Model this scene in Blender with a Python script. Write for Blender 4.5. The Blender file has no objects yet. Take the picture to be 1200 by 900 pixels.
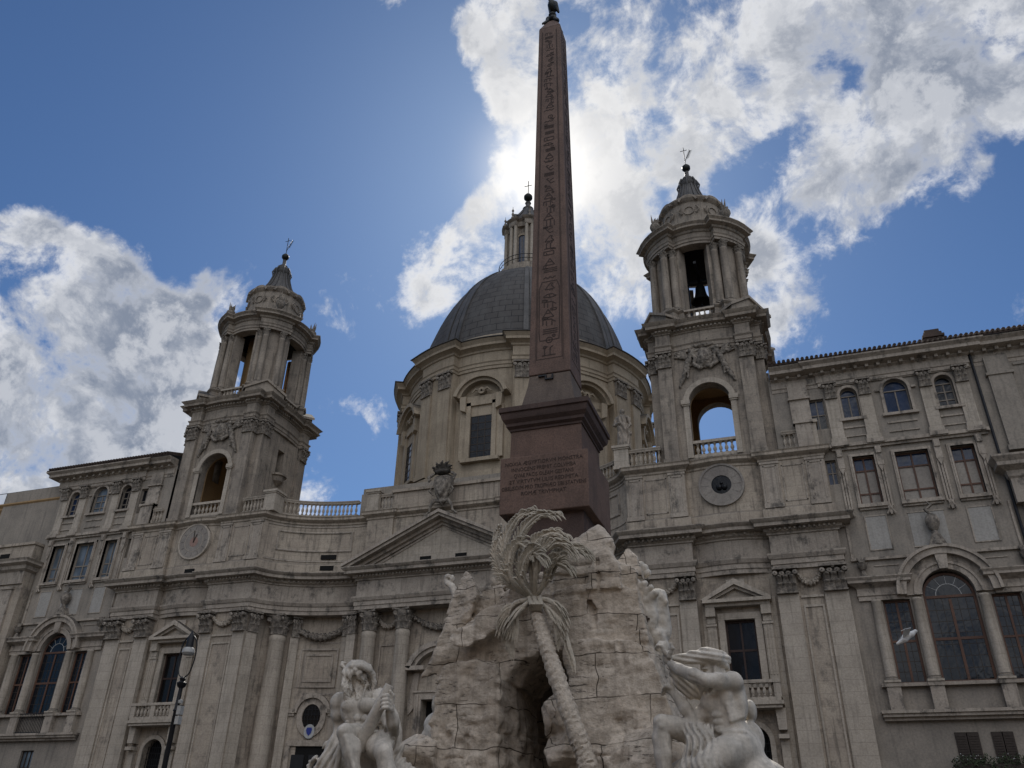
import bpy, bmesh, math, random, os
import numpy as np
from math import sin, cos, pi, radians as rad, sqrt, atan2
from mathutils import Vector, Matrix
from mathutils.geometry import tessellate_polygon

sc = bpy.context.scene
col = sc.collection
random.seed(7)

# ---------------------------------------------------------------- camera
FPX, PITCH, YAW, ROLL = 955.83, 0.51716, 0.34392, 0.021977
CAM = Vector((21.878, -46.0, 1.6))
Fv = Vector((-sin(YAW) * cos(PITCH), cos(YAW) * cos(PITCH), sin(PITCH)))
R0 = Vector((cos(YAW), sin(YAW), 0)); U0 = R0.cross(Fv)
Rv = R0 * cos(ROLL) + U0 * sin(ROLL); Uv = -R0 * sin(ROLL) + U0 * cos(ROLL)
cd = bpy.data.cameras.new('camera'); cam = bpy.data.objects.new('camera', cd); col.objects.link(cam)
M = Matrix((Rv, Uv, -Fv)).transposed().to_4x4(); M.translation = CAM
cam.matrix_world = M
cd.sensor_width = 36; cd.lens = 36 * FPX / 1200; cd.clip_end = 3000; cd.clip_start = .1
sc.camera = cam

def raydir(px, py):
    return (Fv + Rv * ((px - 600) / FPX) - Uv * ((py - 450) / FPX)).normalized()
def at(px, py, Y):
    "point seen at (px, py) of the 1200x900 photo, on the upright plane y = Y"
    d = raydir(px, py); return CAM + d * ((Y - CAM.y) / d.y)
def atZ(px, py, Z):
    d = raydir(px, py); return CAM + d * ((Z - CAM.z) / d.z)

# ---------------------------------------------------------------- light
SUN = raydir(640, 202)
EL = math.asin(SUN.z); AZ = atan2(SUN.x, SUN.y)
sl = bpy.data.lights.new('sun', 'SUN'); sl.energy = 4.6; sl.angle = rad(.5); sl.color = (1, .94, .85)
so = bpy.data.objects.new('sun', sl); col.objects.link(so)
so.rotation_euler = SUN.to_track_quat('Z', 'Y').to_euler()
sc.view_settings.view_transform = 'Standard'; sc.view_settings.look = 'None'
sc.view_settings.exposure = -0.36; sc.view_settings.gamma = 1; sc.view_settings.use_curve_mapping = False

w = bpy.data.worlds.new('World'); sc.world = w; w.use_nodes = True
nt = w.node_tree; nt.nodes.clear()
class G:
    "tiny node helper"
    def __init__(s, nt): s.nt = nt
    def n(s, t, **k):
        o = s.nt.nodes.new(t)
        for a, b in k.items(): setattr(o, a, b)
        return o
    def put(s, sock, v):
        if isinstance(v, bpy.types.NodeSocket): s.nt.links.new(v, sock)
        else: sock.default_value = v
    def m(s, op, a, b=0.0, c=0.0, clamp=False):
        o = s.n('ShaderNodeMath', operation=op, use_clamp=clamp)
        s.put(o.inputs[0], a); s.put(o.inputs[1], b); s.put(o.inputs[2], c); return o.outputs[0]
    def v(s, op, a, b=(0, 0, 0), out=0):
        o = s.n('ShaderNodeVectorMath', operation=op)
        s.put(o.inputs[0], a)
        if op == 'SCALE': s.put(o.inputs[3], b)
        else: s.put(o.inputs[1], b)
        return o.outputs[out]
    def mix(s, f, a, b, bt='MIX'):
        o = s.n('ShaderNodeMix', data_type='RGBA', blend_type=bt)
        s.put(o.inputs[0], f); s.put(o.inputs[6], a); s.put(o.inputs[7], b); return o.outputs[2]
    def noise(s, vec, scale, detail=4, rough=.55, dist=0.0):
        o = s.n('ShaderNodeTexNoise'); s.put(o.inputs['Vector'], vec)
        o.inputs['Scale'].default_value = scale; o.inputs['Detail'].default_value = detail
        o.inputs['Roughness'].default_value = rough; o.inputs['Distortion'].default_value = dist
        return o.outputs[0]
    def ramp(s, f, lo, hi, smooth=True):
        o = s.n('ShaderNodeMapRange', interpolation_type='SMOOTHSTEP' if smooth else 'LINEAR')
        s.put(o.inputs[0], f); o.inputs[1].default_value = lo; o.inputs[2].default_value = hi
        return o.outputs[0]
    def scale(s, vec, sx, sy, sz):
        return s.v('MULTIPLY', vec, (sx, sy, sz))
g = G(nt)
sky = g.n('ShaderNodeTexSky', sky_type='NISHITA', sun_disc=False)
sky.sun_elevation = EL; sky.sun_rotation = AZ; sky.altitude = 50; sky.air_density = 1.0; sky.dust_density = .4; sky.ozone_density = 2.2
tc = g.n('ShaderNodeTexCoord').outputs['Generated']
dirn = g.v('NORMALIZE', tc)
# cloud masses: (photo x, photo y, angular size in px, weight)
BL = [(-10, 300, 60, .5), (40, 330, 60, .55), (90, 350, 50, .5), (30, 400, 90, .6), (110, 420, 80, .6), (180, 430, 50, .5), (60, 500, 90, .55), (150, 500, 55, .45), (210, 390, 30, .38), (150, 352, 28, .35), (20, 560, 60, .3),
      (600, 20, 50, .42), (560, 25, 28, .4), (690, 30, 60, .45), (690, 100, 55, .5), (760, 60, 70, .45), (740, 140, 50, .45), (840, 40, 60, .38), (830, 120, 55, .48), (890, 120, 45, .40), (790, 190, 40, .38), (930, 80, 35, .34), (960, 30, 40, .30),
      (1180, 20, 60, .5), (1130, 70, 50, .5), (1090, 110, 45, .5), (1040, 150, 42, .5), (1000, 190, 38, .5), (950, 215, 30, .42), (1040, 30, 40, .34), (1150, 120, 30, .34), (1110, 180, 30, .36), (1020, 225, 30, .42), (990, 270, 26, .36), (1160, 195, 18, .28),
      (600, 230, 45, .5), (560, 290, 42, .48), (510, 320, 34, .42), (500, 355, 22, .32), (600, 290, 50, .5), (690, 290, 42, .48), (725, 330, 28, .40), (740, 270, 24, .30), (690, 180, 40, .5), (640, 190, 35, .5), (715, 235, 25, .3),
      (580, 115, 22, .40), (600, 150, 18, .36), (900, 300, 26, .36), (860, 260, 26, .30), (914, 374, 18, .44), (880, 365, 16, .3), (308, 228, 12, .40), (262, 328, 20, .30), (372, 555, 28, .42), (355, 590, 30, .44), (420, 480, 20, .36), (378, 470, 14, .3), (385, 270, 14, .22), (235, 325, 10, .3),
      (440, 0, 22, .36), (480, -10, 20, .34), (238, 356, 9, .36), (400, 260, 22, .16), (350, 262, 24, .14), (770, 440, 22, .38), (950, 355, 18, .30), (880, 310, 20, .34),
      (-150, 480, 170, .5), (1350, 60, 160, .45), (120, 60, 200, -.35), (330, 130, 140, -.3), (30, 170, 60, -.35), (735, 148, 15, -.3), (690, 60, 12, -.2), (850, 212, 22, -.35), (905, 175, 20, -.35), (868, 150, 12, -.3), (1000, 100, 16, -.3), (1010, 30, 24, -.28), (770, 215, 25, -.25), (1120, 300, 80, -.4), (1180, 250, 40, -.35), (450, 180, 90, -.3), (660, 260, 14, -.2), (1060, 90, 12, -.2), (870, 60, 14, -.15), (900, -160, 260, .45)]
# clouds all round the sky outside the picture, so that the light and the reflections are those of a broken sky
bias = None
for bx, by, bs, bw in BL:
    c = raydir(bx, by)
    dpx = ((bx - 600) ** 2 + (by - 450) ** 2) ** .5
    ang = bs / FPX * cos(math.atan(dpx / FPX)) ** 1.5
    dd = g.v('DOT_PRODUCT', dirn, tuple(c), out=1)
    e = g.m('POWER', 2.71828, g.m('MULTIPLY', g.m('SUBTRACT', dd, 1.0), 1.0 / (ang * ang) * 1.1))
    e = g.m('MULTIPLY', e, bw)
    bias = e if bias is None else g.m('ADD', bias, e)
bias = g.m('MINIMUM', bias, .52)
# extra unseen cloud behind the photographer, added to light the church front
dback = g.v('DOT_PRODUCT', dirn, (0.30, -.60, .74), out=1)
bias = g.m('ADD', bias, g.m('MULTIPLY', g.ramp(dback, .25, .85), .5))
warp = g.n('ShaderNodeTexNoise'); g.put(warp.inputs['Vector'], dirn); warp.inputs['Scale'].default_value = 5; warp.inputs['Detail'].default_value = 4
wv = g.v('ADD', dirn, g.v('SCALE', g.v('SUBTRACT', warp.outputs[1], (.5, .5, .5)), .06))
def dens(vec):
    a = g.noise(vec, 5.5, 5, .6, 0)
    b = g.noise(vec, 14.0, 13, .66, .12)
    return g.m('ADD', g.m('MULTIPLY', a, .55), g.m('MULTIPLY', b, .50))
n0 = dens(wv)
n1 = dens(g.v('ADD', wv, tuple(SUN * .028)))
dsum = g.m('ADD', g.m('MULTIPLY', g.m('SUBTRACT', n0, .53), 3.3), bias)
cover = g.ramp(dsum, .14, .56)
thick = g.ramp(dsum, .30, .72)
lit = g.ramp(g.m('SUBTRACT', n0, n1), -.045, .055)
cs = g.v('DOT_PRODUCT', dirn, tuple(SUN), out=1)
glow = g.m('POWER', 2.71828, g.m('MULTIPLY', g.m('SUBTRACT', cs, 1.0), 1 / (.17 ** 2)))
glow2 = g.m('POWER', 2.71828, g.m('MULTIPLY', g.m('SUBTRACT', cs, 1.0), 1 / (.039 ** 2)))
light = g.m('ADD', g.m('MULTIPLY', lit, .50), g.m('MULTIPLY', g.m('SUBTRACT', 1.0, thick), .58), clamp=True)
ccol = g.mix(light, (2.9, 3.4, 4.4, 1), (10.8, 10.9, 11.2, 1))
ccol = g.mix(g.m('MULTIPLY', glow, .60), ccol, (13, 12.7, 12.2, 1))
skyc = g.mix(1.0, sky.outputs[0], (.52, .72, .95, 1), 'MULTIPLY')
# sun-facing clouds out of view, brightened to light the church front from above
ccol = g.v('SCALE', ccol, g.m('ADD', 1.0, g.m('MULTIPLY', g.ramp(dback, .60, .96), 2.0)))
allc = g.mix(g.m('MULTIPLY', cover, .96), skyc, ccol)
allc = g.mix(g.m('MULTIPLY', glow2, .97, clamp=True), allc, (17, 16.6, 16, 1))
bg = g.n('ShaderNodeBackground'); bg.inputs[1].default_value = .1
nt.links.new(allc, bg.inputs[0])
nt.links.new(bg.outputs[0], g.n('ShaderNodeOutputWorld').inputs[0])

# ---------------------------------------------------------------- materials
MATS = {}
def material(name, c1, c2=None, rough=.85, bump=.25, bscale=14, nscale=.6, streak=.0, grime=.0, joints=None, wob=.05, bump2=0, metal=0.0, spec=.3, fine=.12, pits=0.0, joint_amt=.35):
    wob_amt = wob
    m = bpy.data.materials.new(name); m.use_nodes = True; t = m.node_tree; t.nodes.clear(); q = G(t)
    P = q.n('ShaderNodeBsdfPrincipled'); O = q.n('ShaderNodeOutputMaterial'); t.links.new(P.outputs[0], O.inputs[0])
    co = q.n('ShaderNodeTexCoord').outputs['Object']
    c2 = c2 or tuple(x * .75 for x in c1)
    f = q.ramp(q.noise(co, nscale, 6, .6), .32, .68)
    cc = q.mix(f, (*c1, 1), (*c2, 1))
    f2 = q.noise(co, bscale * .7, 5, .65)
    cc = q.mix(q.m('MULTIPLY', q.ramp(f2, .35, .75), fine * 4), cc, (*[x * .55 for x in c2], 1))
    if streak:
        s = q.noise(q.scale(co, 5, 5, .35), 1.0, 6, .6)
        cc = q.mix(q.m('MULTIPLY', q.ramp(s, .48, .72), streak), cc, (*[x * .45 for x in c2], 1))
    hgt = q.noise(co, bscale, 8, .65)
    if grime:
        geo = q.n('ShaderNodeNewGeometry'); sx = q.n('ShaderNodeSeparateXYZ'); t.links.new(geo.outputs['Normal'], sx.inputs[0])
        up = q.ramp(sx.outputs[2], .3, .8)
        pn = q.ramp(q.noise(q.scale(co, 1, 1, .8), 1.3, 7, .7), .5, .68)
        k = q.m('MAXIMUM', q.m('MULTIPLY', up, .85), q.m('MULTIPLY', pn, grime), clamp=True)
        cc = q.mix(k, cc, (.035, .033, .03, 1))
    if joints:
        bw, bh = joints
        sep = q.n('ShaderNodeSeparateXYZ'); t.links.new(co, sep.inputs[0])
        cmb = q.n('ShaderNodeCombineXYZ'); t.links.new(q.m('ADD', sep.outputs[0], q.m('MULTIPLY', sep.outputs[1], .7)), cmb.inputs[0]); t.links.new(sep.outputs[2], cmb.inputs[1])
        wob = q.n('ShaderNodeTexNoise'); t.links.new(co, wob.inputs['Vector']); wob.inputs['Scale'].default_value = 1.2
        vv = q.v('ADD', cmb.outputs[0], q.v('SCALE', wob.outputs[1], wob_amt))
        b = q.n('ShaderNodeTexBrick'); t.links.new(vv, b.inputs['Vector'])
        b.inputs['Scale'].default_value = 1; b.inputs['Brick Width'].default_value = bw; b.inputs['Row Height'].default_value = bh
        b.inputs['Mortar Size'].default_value = .011 if bump2 else .012; b.inputs['Mortar Smooth'].default_value = .3
        b.inputs['Color1'].default_value = (1, 1, 1, 1); b.inputs['Color2'].default_value = (.80, .80, .80, 1); b.inputs['Mortar'].default_value = (.10, .09, .08, 1) if bump2 else (.3, .3, .3, 1)
        ja = q.m('MULTIPLY', q.ramp(q.noise(co, 1.6, 4), .32, .50), joint_amt) if bump2 else joint_amt
        cc = q.mix(ja, cc, q.mix(1.0, cc, b.outputs[0], 'MULTIPLY'))
        hgt = q.m('SUBTRACT', hgt, q.m('MULTIPLY', b.outputs['Fac'], .5))
    if bump2: hgt = q.m('ADD', hgt, q.m('MULTIPLY', q.noise(q.scale(co, 1, 1, 1.6), 3.5, 6, .6), .9))
    if pits:
        pz = q.ramp(q.noise(q.scale(co, 3.6, 3.6, 17), 1.0, 7, .72), .565, .64)
        pm = q.ramp(q.noise(co, .8, 3, .6), .42, .62)
        pz = q.m('MULTIPLY', pz, pm)
        cc = q.mix(q.m('MULTIPLY', pz, pits), cc, (*[x * .18 for x in c1], 1))
        hgt = q.m('SUBTRACT', hgt, q.m('MULTIPLY', pz, 1.6))
    t.links.new(cc, P.inputs['Base Color'])
    P.inputs['Roughness'].default_value = rough; P.inputs['Metallic'].default_value = metal
    P.inputs['Specular IOR Level'].default_value = spec
    if bump:
        B = q.n('ShaderNodeBump'); B.inputs['Strength'].default_value = bump; B.inputs['Distance'].default_value = .06
        t.links.new(hgt, B.inputs['Height']); t.links.new(B.outputs[0], P.inputs['Normal'])
    MATS[name] = m; return m

trav = material('travertine_facade', (.47, .39, .30), (.36, .295, .23), streak=.8, grime=.5, joints=(1.9, .62), bump=.35)
travp = material('travertine_pilaster', (.50, .425, .34), (.42, .355, .28), streak=.55, grime=.2, joints=(2.6, .58), bump=.35, joint_amt=.4)
trim = material('travertine_moulding', (.45, .38, .305), (.33, .275, .22), streak=.6, grime=.75, bump=.35)
carv = material('carved_travertine', (.36, .305, .245), (.13, .11, .09), streak=.4, grime=.4, bump=.6, bscale=20, nscale=5)  # dark fine mottling puts recess shade into the colour, beside streaks and grime
plas = material('weathered_plaster', (.335, .285, .23), (.255, .22, .18), streak=.45, grime=.15, bump=.2)
plas2 = material('pale_plaster', (.385, .355, .315), (.33, .305, .27), streak=.25, bump=.12)
ochre = material('ochre_plaster', (.42, .27, .13), (.36, .23, .115), streak=.3, bump=.15)
drumm = material('warm_drum_plaster', (.42, .34, .245), (.33, .265, .19), streak=.5, grime=.05, bump=.2)
lead = material('lead_sheet', (.11, .10, .092), (.06, .056, .052), rough=.6, streak=.4, bump=.3, spec=.35)
iron = material('black_iron', (.014, .014, .016), rough=.5, bump=.1)
bronze = material('dark_bronze', (.03, .032, .03), rough=.5, metal=.6, bump=.2)
granite = material('red_granite', (.18, .115, .088), (.125, .082, .064), rough=.75, streak=.35, bump=.3, bscale=30, nscale=1.4, fine=.16)
granited = material('darker_granite', (.10, .064, .052), (.065, .043, .036), rough=.75, streak=.4, bump=.3, bscale=30, nscale=1.4)
granp = material('grey_granite_plinth', (.15, .115, .09), (.11, .085, .07), rough=.8, streak=.3, bump=.3, bscale=25)
carved = material('incised_carving', (.068, .049, .042), rough=.9, bump=.1)
rock = material('travertine_rock', (.68, .59, .485), (.53, .45, .36), rough=.95, streak=.45, bump=.6, bscale=14, nscale=.9, pits=1.0, fine=.16, joints=(2.1, .90), joint_amt=.95, wob=.30, bump2=1)
bark = material('carved_bark_stone', (.64, .56, .46), (.46, .395, .32), rough=.95, streak=.2, bump=.7, bscale=22)
towerst = material('shade_toned_tower_stone', (.385, .32, .25), (.27, .225, .18), streak=.8, grime=.5, joints=(1.9, .62), bump=.35)  # streaks are weathering; base darkened to put backlit shade into the colour
sooty = material('soot_blackened_stone', (.10, .085, .07), (.04, .035, .03), rough=.95, bump=.6, bscale=20, nscale=5)
darkwood = material('dark_window_wood', (.05, .027, .02), rough=.6, bump=.1)
marble = material('weathered_marble', (.68, .62, .535), (.46, .42, .36), rough=.75, streak=.45, bump=.25, bscale=16, nscale=1.6, fine=.1)
palmm = material('carved_palm_stone', (.58, .51, .41), (.36, .325, .26), rough=.9, streak=.3, bump=.6, bscale=18)
wood = material('reddish_window_wood', (.14, .07, .043), (.09, .046, .03), rough=.6, bump=.1)
woodg = material('grey_window_wood', (.26, .22, .18), (.18, .15, .12), rough=.7, bump=.1)
shut = material('brown_shutter', (.06, .045, .035), rough=.7, bump=.1)
board = material('pale_inner_shutter', (.36, .32, .27), (.27, .235, .20), rough=.8, bump=.1)
tile = material('dark_roof_tile', (.10, .07, .055), (.06, .045, .038), rough=.95, bump=.4)
leafm = material('flowerbox_leaves', (.045, .06, .025), (.03, .04, .02), rough=.8, bump=.1)
white = material('white_enamel', (.50, .49, .46), rough=.4, bump=0)
blue = material('blue_emblem', (.03, .05, .28), rough=.5, bump=0)
feath = material('white_feathers', (.8, .8, .78), (.6, .6, .6), rough=.8, bump=.1)
cobble = material('basalt_cobbles', (.10, .095, .09), (.06, .058, .055), rough=.7, bump=.5, joints=(.14, .14))
dark = material('dark_interior', (.012, .011, .010), rough=1, bump=0)
clockm = material('clock_stone', (.33, .29, .245), (.22, .19, .165), bump=.3, streak=.3)
clockr = material('faded_red_clock_centre', (.36, .22, .17), (.28, .18, .15), bump=.3)

def glassmat(name, base, rough=.06, wav=.02, spec=.32):
    m = bpy.data.materials.new(name); m.use_nodes = True; t = m.node_tree; q = G(t)
    P = t.nodes['Principled BSDF']; co = q.n('ShaderNodeTexCoord').outputs['Object']
    t.links.new(q.mix(q.ramp(q.noise(q.scale(co, 1, 1, .5), 1.5, 3), .35, .65), (*base, 1), (*[x * .5 for x in base], 1)), P.inputs['Base Color'])
    P.inputs['Roughness'].default_value = rough; P.inputs['Specular IOR Level'].default_value = spec
    B = q.n('ShaderNodeBump'); B.inputs['Strength'].default_value = wav * 6; B.inputs['Distance'].default_value = .05
    t.links.new(q.noise(co, 1.7, 2), B.inputs['Height']); t.links.new(B.outputs[0], P.inputs['Normal'])
    MATS[name] = m; return m
glass = glassmat('dark_glass', (.010, .012, .016))
glassc = glassmat('curtained_glass', (.16, .19, .22), .1)
darkglass = glassmat('church_glass', (.010, .009, .009), .12, spec=.25)
glassb = glassmat('blue_glass', (.02, .035, .075))

# lead dome with its sheets laid in rings
def dome_material():
    m = bpy.data.materials.new('lead_dome_sheets'); m.use_nodes = True; t = m.node_tree; q = G(t); P = t.nodes['Principled BSDF']
    co = q.n('ShaderNodeTexCoord').outputs['Object']; s = q.n('ShaderNodeSeparateXYZ'); t.links.new(co, s.inputs[0])
    a = q.m('MULTIPLY', q.m('ARCTAN2', s.outputs[0], q.m('SUBTRACT', 19.08, s.outputs[1])), 10.2)
    c = q.n('ShaderNodeCombineXYZ'); t.links.new(a, c.inputs[0]); t.links.new(s.outputs[2], c.inputs[1])
    wob = q.n('ShaderNodeTexNoise'); t.links.new(co, wob.inputs['Vector']); wob.inputs['Scale'].default_value = 2
    b = q.n('ShaderNodeTexBrick'); t.links.new(q.v('ADD', c.outputs[0], q.v('SCALE', wob.outputs[1], .07)), b.inputs['Vector'])
    b.inputs['Scale'].default_value = 1; b.inputs['Brick Width'].default_value = 1.3; b.inputs['Row Height'].default_value = .75
    b.inputs['Mortar Size'].default_value = .035; b.inputs['Mortar Smooth'].default_value = .3; b.inputs['Bias'].default_value = -.1
    b.inputs['Color1'].default_value = (.080, .072, .066, 1); b.inputs['Color2'].default_value = (.058, .052, .048, 1); b.inputs['Mortar'].default_value = (.022, .021, .021, 1)
    st = q.ramp(q.noise(q.scale(co, 1.2, 1.2, .25), 1, 5), .4, .7)
    t.links.new(q.mix(q.m('MULTIPLY', st, .6), b.outputs[0], (.10, .095, .088, 1)), P.inputs['Base Color'])
    P.inputs['Roughness'].default_value = .75; P.inputs['Specular IOR Level'].default_value = .25
    B = q.n('ShaderNodeBump'); B.inputs['Strength'].default_value = .6; B.inputs['Distance'].default_value = .06; B.invert = True
    t.links.new(b.outputs['Fac'], B.inputs['Height']); t.links.new(B.outputs[0], P.inputs['Normal'])
    return m
domem = dome_material()

# ---------------------------------------------------------------- mesh helpers
class MB:
    def __init__(s): s.v = []; s.f = []
    def add(s, vs, fs):
        o = len(s.v); s.v += [tuple(v) for v in vs]; s.f += [tuple(i + o for i in f) for f in fs]; return s
    def box(s, x0, x1, y0, y1, z0, z1, T=None):
        if x0 > x1: x0, x1 = x1, x0
        vs = [(x, y, z) for z in (z0, z1) for y in (y0, y1) for x in (x0, x1)]
        if T: vs = [T(*v) for v in vs]
        return s.add(vs, [(0, 2, 3, 1), (4, 5, 7, 6), (0, 1, 5, 4), (2, 6, 7, 3), (0, 4, 6, 2), (1, 3, 7, 5)])
    def prism(s, poly, y0, y1, T=None):
        "polygon in (x, z) pushed along y"
        n = len(poly); vs = [(x, y0, z) for x, z in poly] + [(x, y1, z) for x, z in poly]
        if T: vs = [T(*v) for v in vs]
        return s.add(vs, [tuple(range(n)), tuple(range(2 * n - 1, n - 1, -1))] + [(i, n + i, n + (i + 1) % n, (i + 1) % n) for i in range(n)])
    def vprism(s, poly, z0, z1):
        "polygon in (x, y) pushed along z"
        n = len(poly); vs = [(x, y, z0) for x, y in poly] + [(x, y, z1) for x, y in poly]
        return s.add(vs, [tuple(range(n))[::-1], tuple(range(n, 2 * n))] + [(i, (i + 1) % n, n + (i + 1) % n, n + i) for i in range(n)])
    def lathe(s, prof, cx=0, cy=0, seg=16, a0=0, a1=2 * pi, T=None):
        full = abs(a1 - a0 - 2 * pi) < 1e-6; n = seg if full else seg + 1; vs = []
        for r, z in prof:
            for i in range(n):
                a = a0 + (a1 - a0) * i / seg; vs.append((cx + r * cos(a), cy + r * sin(a), z))
        fs = []
        for k in range(len(prof) - 1):
            for i in range(seg):
                j = (i + 1) % n; fs.append((k * n + i, k * n + j, (k + 1) * n + j, (k + 1) * n + i))
        if T: vs = [T(*v) for v in vs]
        return s.add(vs, fs)
    def tube(s, pts, r, seg=8, closed=False):
        pts = [Vector(p) for p in pts]; n = len(pts); rr = r if isinstance(r, (list, tuple)) else [r] * n; vs = []; up = None
        for i, p in enumerate(pts):
            d = (pts[(i + 1) % n] - pts[i - 1]) if closed else (pts[min(i + 1, n - 1)] - pts[max(i - 1, 0)])
            d.normalize()
            if up is None: up = d.orthogonal().normalized()
            up = (up - d * up.dot(d)).normalized(); sd = d.cross(up)
            for k in range(seg):
                a = 2 * pi * k / seg; vs.append(p + (up * cos(a) + sd * sin(a)) * rr[i])
        fs = []
        for i in range(n if closed else n - 1):
            for k in range(seg):
                j = (i + 1) % n; fs.append((i * seg + k, i * seg + (k + 1) % seg, j * seg + (k + 1) % seg, j * seg + k))
        if not closed: fs += [tuple(range(seg))[::-1], tuple(range((n - 1) * seg, n * seg))]
        return s.add(vs, fs)
    def sweep(s, path, prof, closed=False, caps=True):
        "profile (out, z) carried along a plan path, outwards to the right of travel"
        n = len(path); L = []
        for i in range(n):
            a = path[i - 1] if (i or closed) else None; b = path[i]; c = path[(i + 1) % n] if (i < n - 1 or closed) else None
            def nr(p, q): dx, dy = q[0] - p[0], q[1] - p[1]; l = max(1e-9, sqrt(dx * dx + dy * dy)); return (dy / l, -dx / l)
            if a is None: m = nr(b, c)
            elif c is None: m = nr(a, b)
            else:
                n1, n2 = nr(a, b), nr(b, c); k = max(.25, 1 + n1[0] * n2[0] + n1[1] * n2[1]); m = ((n1[0] + n2[0]) / k, (n1[1] + n2[1]) / k)
            L.append(m)
        P = len(prof); vs = [(path[i][0] + L[i][0] * o, path[i][1] + L[i][1] * o, z) for i in range(n) for o, z in prof]; fs = []
        for i in range(n if closed else n - 1):
            j = (i + 1) % n
            for k in range(P - 1): fs.append((i * P + k, j * P + k, j * P + k + 1, i * P + k + 1))
        if caps and not closed: fs += [tuple(range(P))[::-1], tuple(range((n - 1) * P, n * P))]
        return s.add(vs, fs)
    def wall(s, outer, holes, y0, y1, T=None, back=False):
        "flat wall in (x, z) with openings; y0 face, jambs run to y1"
        loops = [outer] + holes
        flat = [p for l in loops for p in l]
        tri = tessellate_polygon([[Vector((x, z, 0)) for x, z in l] for l in loops])
        F_ = lambda vs: [T(*v) for v in vs] if T else vs
        s.add(F_([(x, y0, z) for x, z in flat]), [tuple(t) for t in tri])
        if back: s.add(F_([(x, y1, z) for x, z in flat]), [tuple(t) for t in tri])
        for l in loops if back else holes:
            n = len(l); s.add(F_([(x, y0, z) for x, z in l] + [(x, y1, z) for x, z in l]), [(i, (i + 1) % n, n + (i + 1) % n, n + i) for i in range(n)])
        return s
    def ring(s, cx, cz, r0, r1, y0, y1, a0=0, a1=pi, seg=20, T=None, ez=1.0):
        "flat arch band in the (x, z) plane"
        n = seg + 1; vs = []
        for i in range(n):
            a = a0 + (a1 - a0) * i / seg; c, d = cos(a), sin(a)
            for r, y in ((r0, y0), (r1, y0), (r1, y1), (r0, y1)): vs.append((cx + r * c, y, cz + r * d * ez))
        fs = []
        for i in range(seg):
            for k in range(4): fs.append((i * 4 + k, i * 4 + (k + 1) % 4, (i + 1) * 4 + (k + 1) % 4, (i + 1) * 4 + k))
        fs += [(0, 1, 2, 3), (seg * 4 + 3, seg * 4 + 2, seg * 4 + 1, seg * 4)]
        if T: vs = [T(*v) for v in vs]
        return s.add(vs, fs)
    def build(s, name, mat, parent=None, smooth=40, loc=None, rot=None):
        me = mesh_of(name, s.v, s.f, mat, smooth)
        return link(name, me, parent, loc, rot)
def mesh_of(name, v, f, mat, smooth=40):
    me = bpy.data.meshes.new(name); me.from_pydata(v, [], f); me.validate()
    bm = bmesh.new(); bm.from_mesh(me); bmesh.ops.recalc_face_normals(bm, faces=bm.faces); bm.to_mesh(me); bm.free()
    if smooth:
        me.polygons.foreach_set('use_smooth', [True] * len(me.polygons)); me.set_sharp_from_angle(angle=rad(smooth))
    me.materials.append(mat); return me
def link(name, me, parent=None, loc=None, rot=None):
    o = bpy.data.objects.new(name, me); col.objects.link(o)
    if parent is not None:
        o.parent = parent
        if parent.type == 'EMPTY' and loc is None: o.location = -parent.location
        elif loc is not None: o.location = Vector(loc) - (parent.location if parent.type == 'EMPTY' else Vector((0, 0, 0)))
    elif loc is not None: o.location = loc
    if rot: o.rotation_euler = rot
    return o
def thing(name, label, cat, loc, group=None):
    o = bpy.data.objects.new(name, None); col.objects.link(o); o.location = loc; o.empty_display_size = .3
    tag(o, label, cat, group); return o
def tag(o, label, cat, group=None, kind=None):
    if label: o['label'] = label
    if cat: o['category'] = cat
    if group: o['group'] = group
    if kind: o['kind'] = kind
    return o
def place(name, me, parent, loc, rotz=0, sc_=(1, 1, 1)):
    "instance of a shared mesh under a part whose own frame is the world's"
    o = bpy.data.objects.new(name, me); col.objects.link(o); o.parent = parent
    o.location = Vector(loc) - (parent.location if parent.type == 'EMPTY' else Vector((0, 0, 0)))
    o.rotation_euler = (0, 0, rotz); o.scale = sc_ if isinstance(sc_, tuple) else (sc_,) * 3
    return o
def arch(x0, x1, z0, zs, seg=12):
    r = (x1 - x0) / 2; c = (x0 + x1) / 2
    return [(x0, z0), (x1, z0)] + [(c + r * cos(pi * i / seg), zs + r * sin(pi * i / seg)) for i in range(seg + 1)]
def rect(x0, x1, z0, z1): return [(x0, z0), (x1, z0), (x1, z1), (x0, z1)]
def along(path, step, margin=.1):
    "points and headings spaced along a path"
    out = []
    for a, b in zip(path, path[1:]):
        L = sqrt((b[0] - a[0]) ** 2 + (b[1] - a[1]) ** 2)
        n = max(0, int((L - 2 * margin) / step + .5))
        if L < step * .7: continue
        n = max(n, 1)
        for i in range(n):
            t = (i + .5) / n; out.append((a[0] + (b[0] - a[0]) * t, a[1] + (b[1] - a[1]) * t, atan2(b[1] - a[1], b[0] - a[0])))
    return out
def local(cx, cy, a):
    "frame whose +x runs along heading a and whose -y looks outwards"
    c, s_ = cos(a), sin(a)
    return lambda x, y, z: (cx + x * c - y * s_, cy + x * s_ + y * c, z)
def resample(path, step):
    out = [path[0]]; acc = 0
    for a, b in zip(path, path[1:]):
        L = sqrt((b[0] - a[0]) ** 2 + (b[1] - a[1]) ** 2); t = step - acc
        while t <= L: out.append((a[0] + (b[0] - a[0]) * t / L, a[1] + (b[1] - a[1]) * t / L)); t += step
        acc = (acc + L) % step if L + acc >= step else acc + L
    return out

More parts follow.
